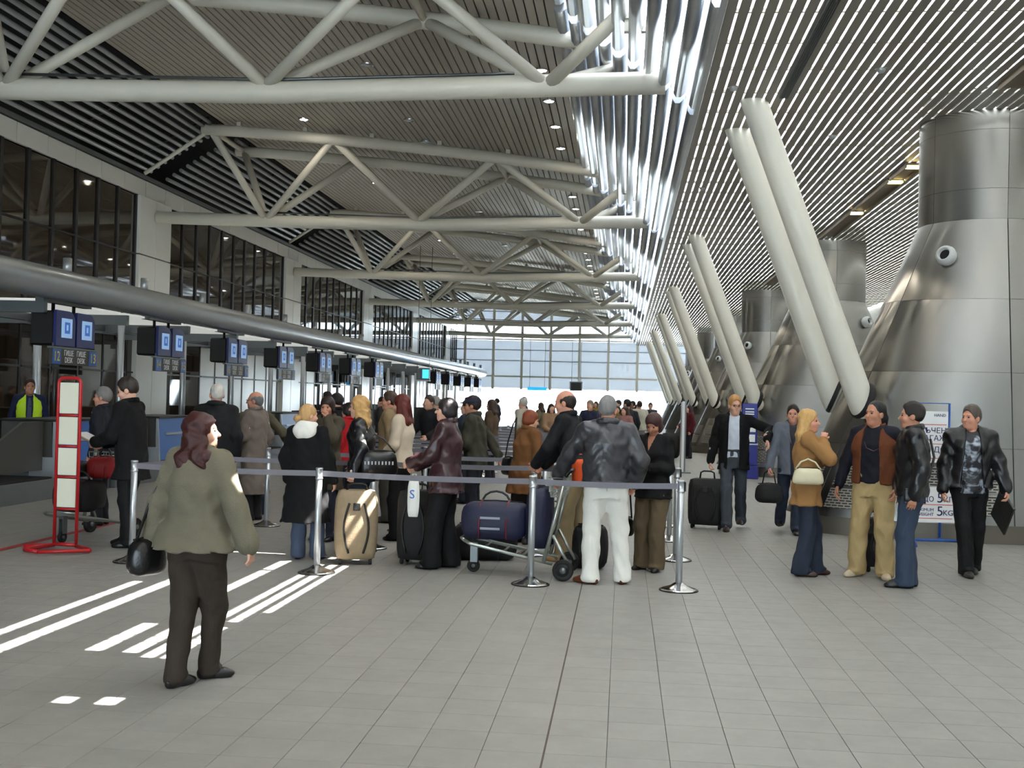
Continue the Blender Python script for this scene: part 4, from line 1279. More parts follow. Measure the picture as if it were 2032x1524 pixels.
# ================================================================== PEOPLE
# bodies and clothes are polygonised from smooth-blended distance fields (surface nets)
F32 = np.float32
class Field:
    def __init__(s):
        s.ops = []
    def _add(s, f, lo, hi, k, op):
        s.ops.append((f, np.array(lo, float), np.array(hi, float), k, op))
        return s
    def cone(s, a, b, ra, rb, k=0.02, op='add', flat=None):
        a = np.array(a, float); b = np.array(b, float)
        ab = b - a; l2 = float(ab @ ab) + 1e-12
        def f(X, Y, Z):
            px, py, pz = X - a[0], Y - a[1], Z - a[2]
            t = np.clip((px * ab[0] + py * ab[1] + pz * ab[2]) / l2, 0, 1)
            dx, dy, dz = px - t * ab[0], py - t * ab[1], pz - t * ab[2]
            return np.sqrt(dx * dx + dy * dy + dz * dz) - (ra + (rb - ra) * t)
        r = max(ra, rb)
        return s._add(f, np.minimum(a, b) - r, np.maximum(a, b) + r, k, op)
    def ell(s, c, r, M=None, k=0.02, op='add'):
        c = np.array(c, float); r = np.array(r, float)
        Mi = np.eye(3) if M is None else np.array(M, float).T
        def f(X, Y, Z):
            px, py, pz = X - c[0], Y - c[1], Z - c[2]
            qx = Mi[0, 0] * px + Mi[0, 1] * py + Mi[0, 2] * pz
            qy = Mi[1, 0] * px + Mi[1, 1] * py + Mi[1, 2] * pz
            qz = Mi[2, 0] * px + Mi[2, 1] * py + Mi[2, 2] * pz
            k0 = np.sqrt((qx / r[0]) ** 2 + (qy / r[1]) ** 2 + (qz / r[2]) ** 2)
            k1 = np.sqrt((qx / r[0] ** 2) ** 2 + (qy / r[1] ** 2) ** 2 + (qz / r[2] ** 2) ** 2) + 1e-9
            return k0 * (k0 - 1) / k1
        m = r.max() if M is not None else r
        return s._add(f, c - m, c + m, k, op)
    def loft(s, secs, k=0.02, op='add', p=2.0, rotz=0.0):
        """stack of elliptic sections (z, w, d, cx, cy)"""
        S = np.array(secs, float)
        S = S[np.argsort(S[:, 0])]
        cr, sr = math.cos(rotz), math.sin(rotz)
        def f(X, Y, Z):
            z = Z.ravel()
            w = np.interp(z, S[:, 0], S[:, 1]).reshape(Z.shape)
            d = np.interp(z, S[:, 0], S[:, 2]).reshape(Z.shape)
            cx = np.interp(z, S[:, 0], S[:, 3]).reshape(Z.shape)
            cy = np.interp(z, S[:, 0], S[:, 4]).reshape(Z.shape)
            x0, y0 = X - cx, Y - cy
            xx = cr * x0 + sr * y0; yy = -sr * x0 + cr * y0
            if p == 2.0:
                q = np.sqrt((xx / w) ** 2 + (yy / d) ** 2)
            else:
                q = (np.abs(xx / w) ** p + np.abs(yy / d) ** p) ** (1 / p)
            dd = (q - 1) * np.minimum(w, d)
            return np.maximum(dd, np.maximum(S[0, 0] - Z, Z - S[-1, 0]))
        m = S[:, 1:3].max()
        lo = (S[:, 3].min() - m, S[:, 4].min() - m, S[0, 0]); hi = (S[:, 3].max() + m, S[:, 4].max() + m, S[-1, 0])
        return s._add(f, lo, hi, k, op)
    def box(s, c, half, M=None, r=0.0, k=0.01, op='add'):
        c = np.array(c, float); h = np.array(half, float) - r
        Mi = np.eye(3) if M is None else np.array(M, float).T
        def f(X, Y, Z):
            px, py, pz = X - c[0], Y - c[1], Z - c[2]
            qx = np.abs(Mi[0, 0] * px + Mi[0, 1] * py + Mi[0, 2] * pz) - h[0]
            qy = np.abs(Mi[1, 0] * px + Mi[1, 1] * py + Mi[1, 2] * pz) - h[1]
            qz = np.abs(Mi[2, 0] * px + Mi[2, 1] * py + Mi[2, 2] * pz) - h[2]
            o = np.sqrt(np.maximum(qx, 0) ** 2 + np.maximum(qy, 0) ** 2 + np.maximum(qz, 0) ** 2)
            return o + np.minimum(np.maximum(qx, np.maximum(qy, qz)), 0) - r
        m = math.sqrt(float((np.array(half) ** 2).sum()))
        return s._add(f, c - m, c + m, k, op)
    def plane(s, n, d):
        """keep the side where n.p < d"""
        n = np.array(n, float)
        return s._add(lambda X, Y, Z: n[0] * X + n[1] * Y + n[2] * Z - d, (-9, -9, -9), (9, 9, 9), 0, 'clip')
    def noise(s, f):
        return s._add(f, (-9, -9, -9), (9, 9, 9), 0, 'noise')
    def mesh(s, name, h):
        lo = np.min([o[1] for o in s.ops if o[4] == 'add'], axis=0) - 2.5 * h
        hi = np.max([o[2] for o in s.ops if o[4] == 'add'], axis=0) + 2.5 * h
        n = np.maximum(np.ceil((hi - lo) / h).astype(int) + 1, 4)
        ax = [(lo[i] + h * np.arange(n[i])).astype(F32) for i in range(3)]
        D = np.full(tuple(n), 0.15, F32)
        for f, a, b, k, op in s.ops:
            pad = k + 2.2 * h
            i0 = np.clip(np.floor((a - pad - lo) / h).astype(int), 0, n - 1)
            i1 = np.clip(np.ceil((b + pad - lo) / h).astype(int) + 1, 1, n)
            if (i1 <= i0).any(): continue
            sl = tuple(slice(i0[q], i1[q]) for q in range(3))
            X = ax[0][sl[0]][:, None, None]; Y = ax[1][sl[1]][None, :, None]; Z = ax[2][sl[2]][None, None, :]
            d = f(X, Y, Z)
            A = D[sl]
            if op == 'add':
                if k > 0:
                    hh = np.maximum(k - np.abs(A - d), 0) / k
                    D[sl] = np.minimum(A, d) - hh * hh * k * 0.25
                else:
                    D[sl] = np.minimum(A, d)
            elif op == 'cut':
                if k > 0:
                    e = -d
                    hh = np.maximum(k - np.abs(A - e), 0) / k
                    D[sl] = np.maximum(A, e) + hh * hh * k * 0.25
                else:
                    D[sl] = np.maximum(A, -d)
            elif op == 'clip':
                D[sl] = np.maximum(A, d)
            else:
                D[sl] = A + d
        D[0] = D[-1] = 0.1; D[:, 0] = D[:, -1] = 0.1; D[:, :, 0] = D[:, :, -1] = 0.1
        S = D < 0
        c = sum(S[dx:S.shape[0] - 1 + dx, dy:S.shape[1] - 1 + dy, dz:S.shape[2] - 1 + dz].astype(np.int8) for dx in (0, 1) for dy in (0, 1) for dz in (0, 1))
        mixed = (c > 0) & (c < 8)
        idx = np.argwhere(mixed)
        nv = len(idx)
        vid = np.full(mixed.shape, -1, np.int32)
        vid[mixed] = np.arange(nv)
        i, j, q = idx.T
        cv = {}
        for dx in (0, 1):
            for dy in (0, 1):
                for dz in (0, 1):
                    cv[(dx, dy, dz)] = D[i + dx, j + dy, q + dz]
        acc = np.zeros((nv, 3)); cnt = np.zeros(nv)
        for a in cv:
            for axn in range(3):
                if a[axn] == 1: continue
                b = tuple(1 if m == axn else a[m] for m in range(3))
                va, vb = cv[a], cv[b]
                sg = (va < 0) != (vb < 0)
                t = np.where(sg, va / np.where(sg, va - vb, 1), 0)
                p = np.tile(np.array(a, float), (nv, 1)); p[:, axn] += t
                acc += p * sg[:, None]; cnt += sg
        V = lo + (idx + acc / cnt[:, None]) * h
        quads = []
        nx, ny, nz = S.shape
        for axn in range(3):
            s0 = [slice(None)] * 3; s1 = [slice(None)] * 3
            s0[axn] = slice(0, -1); s1[axn] = slice(1, None)
            A = S[tuple(s0)]; B = S[tuple(s1)]
            e = np.argwhere(A != B)
            u, v = [(1, 2), (2, 0), (0, 1)][axn]
            ok = (e[:, u] > 0) & (e[:, v] > 0) & (e[:, u] < S.shape[u] - 1) & (e[:, v] < S.shape[v] - 1)
            e = e[ok]
            def at_(du, dv):
                m = e.copy(); m[:, u] -= du; m[:, v] -= dv
                return vid[m[:, 0], m[:, 1], m[:, 2]]
            Q = np.stack([at_(1, 1), at_(0, 1), at_(0, 0), at_(1, 0)], 1)
            inside = A[e[:, 0], e[:, 1], e[:, 2]]
            Q = np.where(inside[:, None], Q, Q[:, ::-1])
            quads.append(Q)
        Q = np.concatenate(quads)
        return V, Q

def np_mesh(name, V, Q, m, parent=None, smooth=True):
    me = bpy.data.meshes.new(name)
    me.vertices.add(len(V)); me.vertices.foreach_set('co', np.asarray(V, F32).ravel())
    me.loops.add(len(Q) * 4); me.loops.foreach_set('vertex_index', Q.ravel().astype(np.int32))
    me.polygons.add(len(Q))
    me.polygons.foreach_set('loop_start', np.arange(0, len(Q) * 4, 4, dtype=np.int32))
    me.polygons.foreach_set('loop_total', np.full(len(Q), 4, np.int32))
    me.polygons.foreach_set('use_smooth', np.full(len(Q), smooth))
    me.update(calc_edges=True)
    me.materials.append(m)
    return me

def fold_noise(amp, seed, zf=55.0, xf=22.0):
    r = np.random.default_rng(seed)
    p = r.uniform(0, 6.28, 6)
    def f(X, Y, Z):
        w = np.sin(zf * Z + 2.5 * np.sin(xf * X + p[0]) + 2.0 * np.sin(xf * Y + p[1]) + p[2])
        w2 = np.sin(zf * 0.43 * Z + 3.2 * np.sin(xf * .6 * Y + p[3]) + xf * 1.3 * X + p[4])
        return (1.25 * amp * (0.5 * w + 0.7 * w2)).astype(F32)
    return f
def hair_noise(amp, seed, fq=150.0, wave=0.0):
    r = np.random.default_rng(seed)
    p = r.uniform(0, 6.28, 6)
    def f(X, Y, Z):
        ph = wave * np.sin(38 * Z + p[3])
        return (amp * (np.sin(fq * X + 20 * Z + p[0] + ph * 3) * 0.5 + np.sin(fq * .8 * Y - 14 * Z + p[1] + ph * 3) * 0.5 + 0.5 * np.sin(45 * X + 33 * Y + 25 * Z + p[2]))).astype(F32)
    return f

def ik(a, c, l1, l2, hint):
    a, c, hint = Vector(a), Vector(c), Vector(hint)
    d = c - a
    L = d.length
    mx = (l1 + l2) * 0.995
    if L > mx:
        c = a + d * (mx / L); d = c - a; L = mx
    x = (l1 * l1 - l2 * l2 + L * L) / (2 * L)
    hh = math.sqrt(max(l1 * l1 - x * x, 0))
    u = d.normalized()
    w = (hint - u * hint.dot(u))
    w = w.normalized() if w.length > 1e-6 else Vector((0, 0, 1)).cross(u)
    return a + u * x + w * hh, c

SKIN = {'fair': mat('skin_fair', (214, 164, 140), rough=0.5, var=0.05, spec=0.35), 'tan': mat('skin_tan', (190, 134, 108), rough=0.5, var=0.05, spec=0.35),
        'ruddy': mat('skin_ruddy', (206, 146, 122), rough=0.5, var=0.06, spec=0.35)}
EYEM = mat('dark_eye', (42, 30, 26), rough=0.2, var=0.1)
LIPM = mat('lip_tone', (160, 84, 78), rough=0.45, var=0.05)
def cloth(name, rgb, rough=0.8, bump=0.25, bs=160, var=0.12, spec=0.3):
    return mat(name, rgb, rough=rough, var=var, scale=14, bump=bump, bscale=bs, spec=spec)
def leather(name, rgb):
    return mat(name, rgb, rough=0.34, var=0.25, scale=10, bump=0.45, bscale=22, spec=0.5)
def hairm(name, rgb):
    return mat(name, rgb, rough=0.42, var=0.35, scale=30, stretch=(4, 4, 0.6), bump=0.4, bscale=90, spec=0.4)

def hand_prims(fl, wr, u, side, thumb_hint, curl, sc):
    u = Vector(u).normalized()
    h = Vector(thumb_hint)
    ts = (h - u * h.dot(u)).normalized()
    n = u.cross(ts)
    if n.x * side > 0: n = -n                   # palm turned towards the body
    wr = Vector(wr)
    P = lambda a, b, c: wr + u * (a * sc) + ts * (b * sc) + n * (c * sc)
    fl.cone(P(-.05, 0, 0), P(.01, 0, 0), .026 * sc, .024 * sc, k=.01)
    offs = (.027, .009, -.009, -.026); lens = (.068, .078, .073, .056)
    for o, l in zip(offs, lens):
        fl.cone(P(.0, o * .5, 0), P(.082, o, .002), .0145 * sc, .0115 * sc, k=.014)
        a1 = curl * 0.9; a2 = a1 + curl * 1.3
        p0 = (.082, o, .002)
        p1 = (.082 + l * .5 * math.cos(a1), o * 1.12, .002 + l * .5 * math.sin(a1))
        p2 = (p1[0] + l * .5 * math.cos(a2), o * 1.16, p1[2] + l * .5 * math.sin(a2))
        fl.cone(P(*p0), P(*p1), .0095 * sc, .0083 * sc, k=.003)
        fl.cone(P(*p1), P(*p2), .0083 * sc, .0066 * sc, k=.003)
    t0 = (.022, .022, .004); t1 = (.055, .046, .016); t2 = (.082, .052, .024 + .02 * curl)
    fl.cone(P(*t0), P(*t1), .0135 * sc, .0105 * sc, k=.01)
    fl.cone(P(*t1), P(*t2), .0105 * sc, .008 * sc, k=.003)

PEOPLE_SEED = [0]
def person(label, pos, head=0.0, H=1.75, sex='m', girth=1.0, skin='fair', hair=('short', (60, 45, 35)), top=None, bottom=None, shoes=(30, 26, 24),
           arms=None, feet=None, lean=0.0, look=(0, 0), lod=1.0, glasses=False, extra=None, group=None, turn=0.0, shoulders=1.0):
    """top: list of garments outer last; each dict(kind, rgb/mat, hem, open, sleeve, off, flare, collar ...)"""
    PEOPLE_SEED[0] += 1
    seed = PEOPLE_SEED[0] * 13
    s = H / 1.75
    th = R(head)
    fem = sex == 'f'
    lr = R(lean)
    hipz = 0.93 * s
    def sp(z, y=0.0):              # spine point at standing height z (m, for 1.75)
        d = (z - 0.95) * s
        if d < 0: return Vector((0, y, z * s))
        return Vector((0, y + math.sin(lr) * d, hipz + 0.02 * s + math.cos(lr) * d))
    N = sp(1.485)
    HC = N + Vector((0, math.sin(lr * .6) * .12 + .012, .128 * s))
    sw = (0.185 if not fem else 0.163) * s * shoulders
    sh = {}
    for sd in (-1, 1):
        sh[sd] = sp(1.42) + Vector((sd * sw, 0, 0))
    # arms
    A = {}
    arms = arms or {}
    for sd, key in ((1, 'R'), (-1, 'L')):
        spec = arms.get(key, {})
        w = spec.get('wrist')
        if w is None:
            w = sh[sd] + Vector((sd * spec.get('out', .05), spec.get('fwd', .04), -.525 * s))
        else:
            w = Vector(w)
        hint = Vector(spec.get('hint', (sd * .6, -1, -.1)))
        e, w = ik(sh[sd], w, .295 * s, .26 * s, hint)
        u = Vector(spec.get('dir', (w - e)))
        u.normalize()
        tsh = spec.get('thumb', (0, 1, 0) if abs(u.y) < .75 else (0, 0, 1))
        A[sd] = (e, w, u, tsh, spec.get('curl', .45))
    # legs
    Fp = feet or [(.10, 0, 0), (-.10, 0, 0)]       # x, y, yaw(deg) for right then left
    Lg = {}
    for sd, ft in ((1, Fp[0]), (-1, Fp[1])):
        lift = ft[3] if len(ft) > 3 else 0.0
        hp = Vector((sd * .092 * s, 0, .90 * s))
        an = Vector((ft[0], ft[1], .085 * s + lift))
        fy = R(ft[2])
        kn, an = ik(hp, an, .413 * s, .405 * s, (-math.sin(fy) * .6, 1, 0))
        Lg[sd] = (hp, kn, an, fy, lift)
    g = girth
    if fem:
        secs = [(.84, .155, .115), (.93, .172, .122), (1.08, .128, .095), (1.20, .138, .110), (1.29, .148, .122), (1.38, .140, .095), (1.44, .095, .07), (1.50, .05, .05)]
    else:
        secs = [(.84, .15, .11), (.93, .163, .118), (1.08, .155, .11), (1.20, .165, .118), (1.31, .175, .12), (1.39, .165, .10), (1.45, .11, .075), (1.50, .055, .055)]
    def torso(off, zlo=None, zhi=None, extra_secs=None):
        out = []
        for (z, w, d) in (extra_secs or secs):
            p = sp(z)
            gg = 1 + (g - 1) * (1.0 if z < 1.35 else .4)
            out.append((p.z, w * s * gg + off, d * s * gg + off, 0.0, p.y))
        return out
    # ------------ head orientation
    Mh = Matrix.Rotation(R(look[0]), 3, 'Z') @ Matrix.Rotation(R(look[1]), 3, 'X')
    Mn = np.array(Mh)
    hs = s * (0.985 if fem else 1.02) * 0.98
    hp_ = lambda x, y, z: HC + Mh @ Vector((x * hs, y * hs, z * hs))
    # ------------ body: trunk and limbs coarse, head and hands fine, in ONE mesh
    parts = []
    b = Field()
    b.loft(torso(-.006), k=.03)
    for sd in (-1, 1):
        e, w, u, _, _ = A[sd]
        b.cone(sh[sd], e, .048 * s, .038 * s, k=.03); b.cone(e, w, .038 * s, .026 * s, k=.02)
        hp, kn, an, fy, lift = Lg[sd]
        b.cone(hp, kn, .078 * s, .052 * s, k=.03); b.cone(kn, an, .05 * s, .034 * s, k=.02)
        b.cone(an, an + Vector((-math.sin(fy) * .08, math.cos(fy) * .08, -.055 * s)), .026 * s, .018 * s, k=.015)
    b.cone(N + Vector((0, 0, -.04)), hp_(0, -.018, -.05), .05 * s, .05 * s, k=.03)
    parts.append(b.mesh('body', .017 * lod))
    hd = Field()
    nr = .046 if fem else .055
    hd.cone(N + Vector((0, -.005, -.03)), hp_(0, -.018, -.05), nr * s * 1.08, nr * s, k=.02)
    hd.ell(hp_(0, -.014, .036), np.array((.076, .097, .088)) * hs, Mn, k=.02)
    hd.ell(hp_(0, .028, -.028), np.array((.062, .070, .094)) * hs, Mn, k=.03)
    hd.ell(hp_(0, .052, -.092), np.array((.036 if fem else .042, .040, .030)) * hs, Mn, k=.03)
    hd.cone(hp_(-.03, .080, .027), hp_(.03, .080, .027), .012 * hs, .012 * hs, k=.015)
    for sd in (-1, 1):
        hd.ell(hp_(sd * .031, .103, .006), np.array((.017, .014, .010)) * hs, Mn, k=.012, op='cut')
        hd.ell(hp_(sd * .076, -.006, -.010), np.array((.012, .023, .032)) * hs, Mn, k=.006)
        hd.ell(hp_(sd * .038, .062, -.030), np.array((.026, .030, .026)) * hs, Mn, k=.02)
    hd.cone(hp_(0, .088, .010), hp_(0, .112, -.026), .0085 * hs, .0135 * hs, k=.008)
    hd.cone(hp_(-.02, .084, -.058), hp_(.02, .084, -.058), .0095 * hs, .0095 * hs, k=.012)
    parts.append(hd.mesh('head', .0068 * lod))
    for sd in (-1, 1):
        e, w, u, tsh, curl = A[sd]
        hf = Field()
        hand_prims(hf, w, u, sd, tsh, curl, s * (.93 if fem else 1.02) * 1.02)
        parts.append(hf.mesh('hand', .0052 * min(lod, 1.5)))
    off = 0; Vs, Qs = [], []
    for V, Q in parts:
        Vs.append(V); Qs.append(Q + off); off += len(V)
    me = np_mesh('person', np.concatenate(Vs), np.concatenate(Qs), SKIN[skin])
    body = bpy.data.objects.new('person', me)
    COL.objects.link(body)
    body.location = (pos[0], pos[1], 0); body.rotation_euler = (0, 0, th)
    tag(body, label, 'person', group)
    def child(name, fld, h, m, lab=None):
        V, Q = fld.mesh(name, h * lod)
        if len(V) == 0: return None
        o = bpy.data.objects.new(name, np_mesh(name, V, Q, m))
        COL.objects.link(o); o.parent = body
        if lab: o['label'] = lab
        return o
    # ------------ face
    if lod < 2.0:
        for sd in (-1, 1):
            q = MB().lathe([(0.001, -.010), (.008, -.007), (.0105, 0), (.008, .007), (.001, .010)], 8)
            q.v = [tuple(hp_(sd * .031, .084, .007) + Vector(p) * hs) for p in q.v]
            q.build('eye', EYEM, body)
            MB().tube([hp_(sd * .014, .0925, .024), hp_(sd * .031, .0905, .029), hp_(sd * .047, .079, .024)], .0035 * hs, 5).build('eyebrow', hairm('brow_%d_%d_%d' % tuple(hair[1]), hair[1]), body)
        MB().tube([hp_(-.023, .0865, -.058), hp_(0, .0945, -.057), hp_(.023, .0865, -.058)], [.002, .0062, .002], 6).build('mouth', LIPM, body)
    if glasses:
        gm = MB()
        for sd in (-1, 1):
            gm.tube([hp_(sd * (.031 + .02 * math.cos(a)), .104, .006 + .014 * math.sin(a)) for a in np.linspace(0, 2 * math.pi, 11)[:-1]], .0022, 5, closed=True)
            gm.tube([hp_(sd * .05, .102, .010), hp_(sd * .078, .0, .012)], .002, 5)
        gm.tube([hp_(-.011, .106, .009), hp_(.011, .106, .009)], .002, 5)
        gm.build('glasses', BLKPL, body)
    # ------------ hair
    st, hc = hair[0], hair[1]
    hm = hairm('hair_%d_%d_%d' % tuple(hc), hc)
    hf = Field()
    E = lambda c, r, k=.02, op='add': hf.ell(hp_(*c), np.array(r) * hs, Mn, k=k, op=op)
    if st != 'bald':
        if st in ('short', 'cap', 'thin', 'grey_short'):
            t_ = .007 if st != 'thin' else .003
            E((0, -.018, .042), (.077 + t_, .099 + t_, .089 + t_))
            if st != 'thin': E((0, -.006, .068), (.070, .092, .080))
            E((0, -.046, .004), (.071 + t_, .064, .062))
            for sd in (-1, 1): E((sd * .066, .012, .0), (.014, .018, .026))
            E((0, .128, -.008), (.080, .098, .104), .008, 'cut')
            for sd in (-1, 1): E((sd * .090, .006, -.030), (.030, .036, .046), .006, 'cut')
        elif st == 'balding':
            E((0, -.022, .02), (.083, .098, .078))
            E((0, -.050, -.008), (.074, .062, .066))
            E((0, .055, .10), (.078, .125, .075), .012, 'cut')
            E((0, .105, -.02), (.076, .090, .110), .01, 'cut')
            for sd in (-1, 1): E((sd * .088, .004, -.018), (.024, .030, .036), .006, 'cut')
        elif st == 'swept':        # longish, combed back, receding at the temples
            E((0, -.024, .042), (.086, .104, .094))
            E((0, -.062, -.02), (.080, .070, .085))
            hf.cone(hp_(-.03, -.075, -.05), hp_(-.03, -.095, -.13), .05 * hs, .028 * hs, k=.03); hf.cone(hp_(.03, -.075, -.05), hp_(.03, -.095, -.13), .05 * hs, .028 * hs, k=.03)
            E((0, .108, -.006), (.080, .088, .118), .012, 'cut')
            for sd in (-1, 1): E((sd * .092, .016, -.024), (.026, .034, .040), .006, 'cut')
        elif st == 'bob':
            E((0, -.016, .042), (.094, .112, .100)); E((0, -.030, -.045), (.096, .090, .085))
            E((0, .115, -.045), (.062, .080, .105), .015, 'cut')
            hf.plane(Mh @ Vector((0, 0, -1)), -(Mh @ Vector((0, 0, 1))).dot(hp_(0, 0, -.108)))
        elif st == 'crop':         # short full woman's cut
            E((0, -.016, .044), (.090, .110, .098)); E((0, -.038, -.025), (.085, .080, .078))
            for sd in (-1, 1): E((sd * .070, .018, -.006), (.022, .030, .040))
            E((0, .118, -.042), (.064, .080, .100), .012, 'cut')
        elif st in ('long', 'curly', 'verylong'):
            ln = {'long': .30, 'curly': .32, 'verylong': .40}[st] * s
            wd = .088 if st != 'curly' else .105
            E((0, -.016, .042), (wd, .112, .100)); E((0, -.040, -.04), (wd, .085, .09))
            top_ = hp_(0, -.05, -.03)
            for dx in (-.055, -.02, .02, .055):
                tail = Vector((HC.x + dx * 1.35 * s, HC.y - .10 * s, HC.z - ln))
                mid = Vector((HC.x + dx * 1.5 * s, HC.y - .085 * s, HC.z - ln * .5))
                hf.cone(hp_(dx, -.05, -.02), mid, .048 * hs, .046 * hs, k=.03); hf.cone(mid, tail, .046 * hs, .020 * hs, k=.03)
            for sd in (-1, 1):
                p0 = hp_(sd * .074, .005, .0); p1 = hp_(sd * .082, -.006, -.10)
                hf.cone(p0, p1, .026 * hs, .030 * hs, k=.03)
                hf.cone(p1, Vector((p1.x * 1.0 + sd * .01, p1.y - .015, p1.z - ln * .32)), .030 * hs, .018 * hs, k=.03)
            E((0, .122, -.040), (.070 if st != 'curly' else .085, .090 if st != 'curly' else .105, .118), .015, 'cut')
        elif st == 'bun':
            E((0, -.016, .042), (.086, .106, .096)); E((0, -.040, -.015), (.078, .072, .072))
            bx = hair[2] if len(hair) > 2 else (-.03, -.125, -.05)
            E(bx, (.052, .046, .046), .012)
            E((bx[0] * .5, -.09, -.02), (.04, .03, .03), .02)
            E((0, .115, -.04), (.066, .082, .102), .012, 'cut')
        if st == 'curly': hf.noise(hair_noise(.007, seed, 80, 1.0))
        elif st in ('long', 'verylong'): hf.noise(hair_noise(.0035, seed, 150, .5))
        else: hf.noise(hair_noise(.0022, seed, 160))
        child('hair', hf, .0085, hm)
    if st == 'cap':
        cf = Field()
        cf.ell(hp_(0, -.012, .050), np.array((.090, .112, .088)) * hs, Mn)
        cf.plane(Mh @ Vector((0, 0, -1)), -(Mh @ Vector((0, 0, 1))).dot(hp_(0, 0, .035)))
        cf.ell(hp_(0, .125, .040), np.array((.068, .060, .010)) * hs, Mn, k=.01)
        child('cap', cf, .009, cloth('cap_%d_%d_%d' % tuple(hair[2]), hair[2]))
    # ------------ trousers / skirt
    bt = bottom or dict(kind='trousers', rgb=(40, 40, 44))
    bmat = bt.get('mat') or cloth('cloth_%d_%d_%d' % tuple(bt['rgb']), bt['rgb'], bump=.3)
    if bt['kind'] == 'trousers':
        f = Field()
        f.loft([r_ for r_ in torso(.012, extra_secs=[(.80, secs[0][1], secs[0][2]), (.86, secs[0][1] * 1.02, secs[0][2] * 1.02), (.93, secs[1][1], secs[1][2]), (1.04, (secs[1][1] + secs[2][1]) / 2, (secs[1][2] + secs[2][2]) / 2)])], k=.03)
        th_, kn_, cf_ = bt.get('r', (.098, .074, .072))
        for sd in (-1, 1):
            hp, kn, an, fy, lift = Lg[sd]
            f.cone(hp + Vector((0, 0, -.02)), kn, th_ * s * (.6 + .4 * g), kn_ * s, k=.035)
            bot = an + (an - kn).normalized() * (.045 * s)
            f.cone(kn, bot, kn_ * s, cf_ * s, k=.03)
            f.ell(an + Vector((-math.sin(fy) * .03, math.cos(fy) * .03, -.03 * s)), (cf_ * s * .80, cf_ * s * 1.02, .030 * s), k=.02)
        f.noise(fold_noise(bt.get('fold', .0045), seed + 1, zf=34, xf=26))
        if not any(len(ft) > 3 for ft in Fp): f.plane((0, 0, -1), -.022)
        child(bt.get('name', 'trousers'), f, .0115, bmat)
        if bt.get('belt'):
            p = sp(1.03)
            ff = Field(); w_ = (secs[1][1] + secs[2][1]) / 2 * s * g + .018; d_ = (secs[1][2] + secs[2][2]) / 2 * s * g + .018
            ff.loft([(p.z - .018, w_, d_, 0, p.y), (p.z + .018, w_, d_, 0, p.y)], k=0); child('belt', ff, .011, BLKLEA)
    else:
        f = Field(); hz = bt.get('hem', .45) * s
        f.loft([(hz, .20 * s, .17 * s, 0, .01), (.70 * s, .195 * s, .155 * s, 0, 0), (.93 * s, .18 * s * g, .13 * s * g, 0, 0), (1.05 * s, .15 * s * g, .11 * s * g, 0, 0)], k=.02)
        f.noise(lambda X, Y, Z: (.006 * np.sin(14 * np.arctan2(Y, X)) * np.clip((.95 * s - Z) * 2, 0, 1)).astype(F32))
        child('skirt', f, .0115, bmat)
    # ------------ shoes
    shm = shoes if isinstance(shoes, bpy.types.Material) else leather('shoe_%d_%d_%d' % tuple(shoes), shoes)
    for sd in (-1, 1):
        hp, kn, an, fy, lift = Lg[sd]
        fd = Vector((-math.sin(fy), math.cos(fy), 0)); sdv = Vector((math.cos(fy), math.sin(fy), 0))
        o_ = Vector((an.x, an.y, lift))
        Mf = np.array([[sdv.x, fd.x, 0], [sdv.y, fd.y, 0], [0, 0, 1]])
        f = Field()
        ls = s * (.90 if fem else 1.0)
        f.ell(o_ + fd * (.115 * ls) + Vector((0, 0, .022)), np.array((.043, .078, .036)) * ls, Mf, k=.03)
        f.ell(o_ + fd * (-.035 * ls) + Vector((0, 0, .035)), np.array((.036, .050, .050)) * ls, Mf, k=.03)
        f.cone(o_ + fd * (-.02 * ls) + Vector((0, 0, .035)), o_ + fd * (.10 * ls) + Vector((0, 0, .03)), .036 * ls, .036 * ls, k=.03)
        f.cone(o_ + Vector((0, 0, .04)), o_ + Vector((0, 0, .10 * s)), .040 * ls, .042 * ls, k=.02)
        f.plane((0, 0, -1), -(lift + .003))
        child('shoe', f, .0085, shm)
    # ------------ tops
    for gi, tp in enumerate(top or [dict(kind='shirt', rgb=(90, 90, 100))]):
        m = tp.get('mat') or cloth('cloth_%d_%d_%d' % tuple(tp['rgb']), tp['rgb'], bump=.25)
        off_ = tp.get('off', .018 + .014 * gi)
        hem = tp.get('hem', .93)
        fl = tp.get('flare', 0.0)
        f = Field()
        es = [r_ for r_ in secs if r_[0] >= hem + .02]
        low = None
        ww = np.interp(hem, [q[0] for q in secs], [q[1] for q in secs]); dd = np.interp(hem, [q[0] for q in secs], [q[2] for q in secs])
        if hem < .84: ww, dd = secs[1][1], secs[1][2]
        es = [(hem, ww + fl, dd + fl * .8)] + es
        # clothes hang straight below the chest
        es = [(z, max(w, tp.get('boxy', .0) or w) + (fl * max(0, (1.2 - z) / (1.2 - hem)) if z < 1.2 and z > hem else 0), max(d, (tp.get('boxy', 0) or 0) * .72)) for z, w, d in es]
        if es[0][0] >= .95:
            L_ = [(sp(z).z, w * s * (1 + (g - 1) * (1 if z < 1.35 else .4)) + off_, d * s * (1 + (g - 1) * (1 if z < 1.35 else .4)) + off_, 0, sp(z).y) for z, w, d in es]
        else:
            L_ = []
            for z, w, d in es:
                p = sp(z); gg = (1 + (g - 1) * (1 if z < 1.35 else .4))
                L_.append((p.z, w * s * gg + off_, d * s * gg + off_, 0, p.y))
        f.loft(L_, k=.03)
        slv = tp.get('sleeve', 1.0)
        ra = tp.get('arm', .052) * s
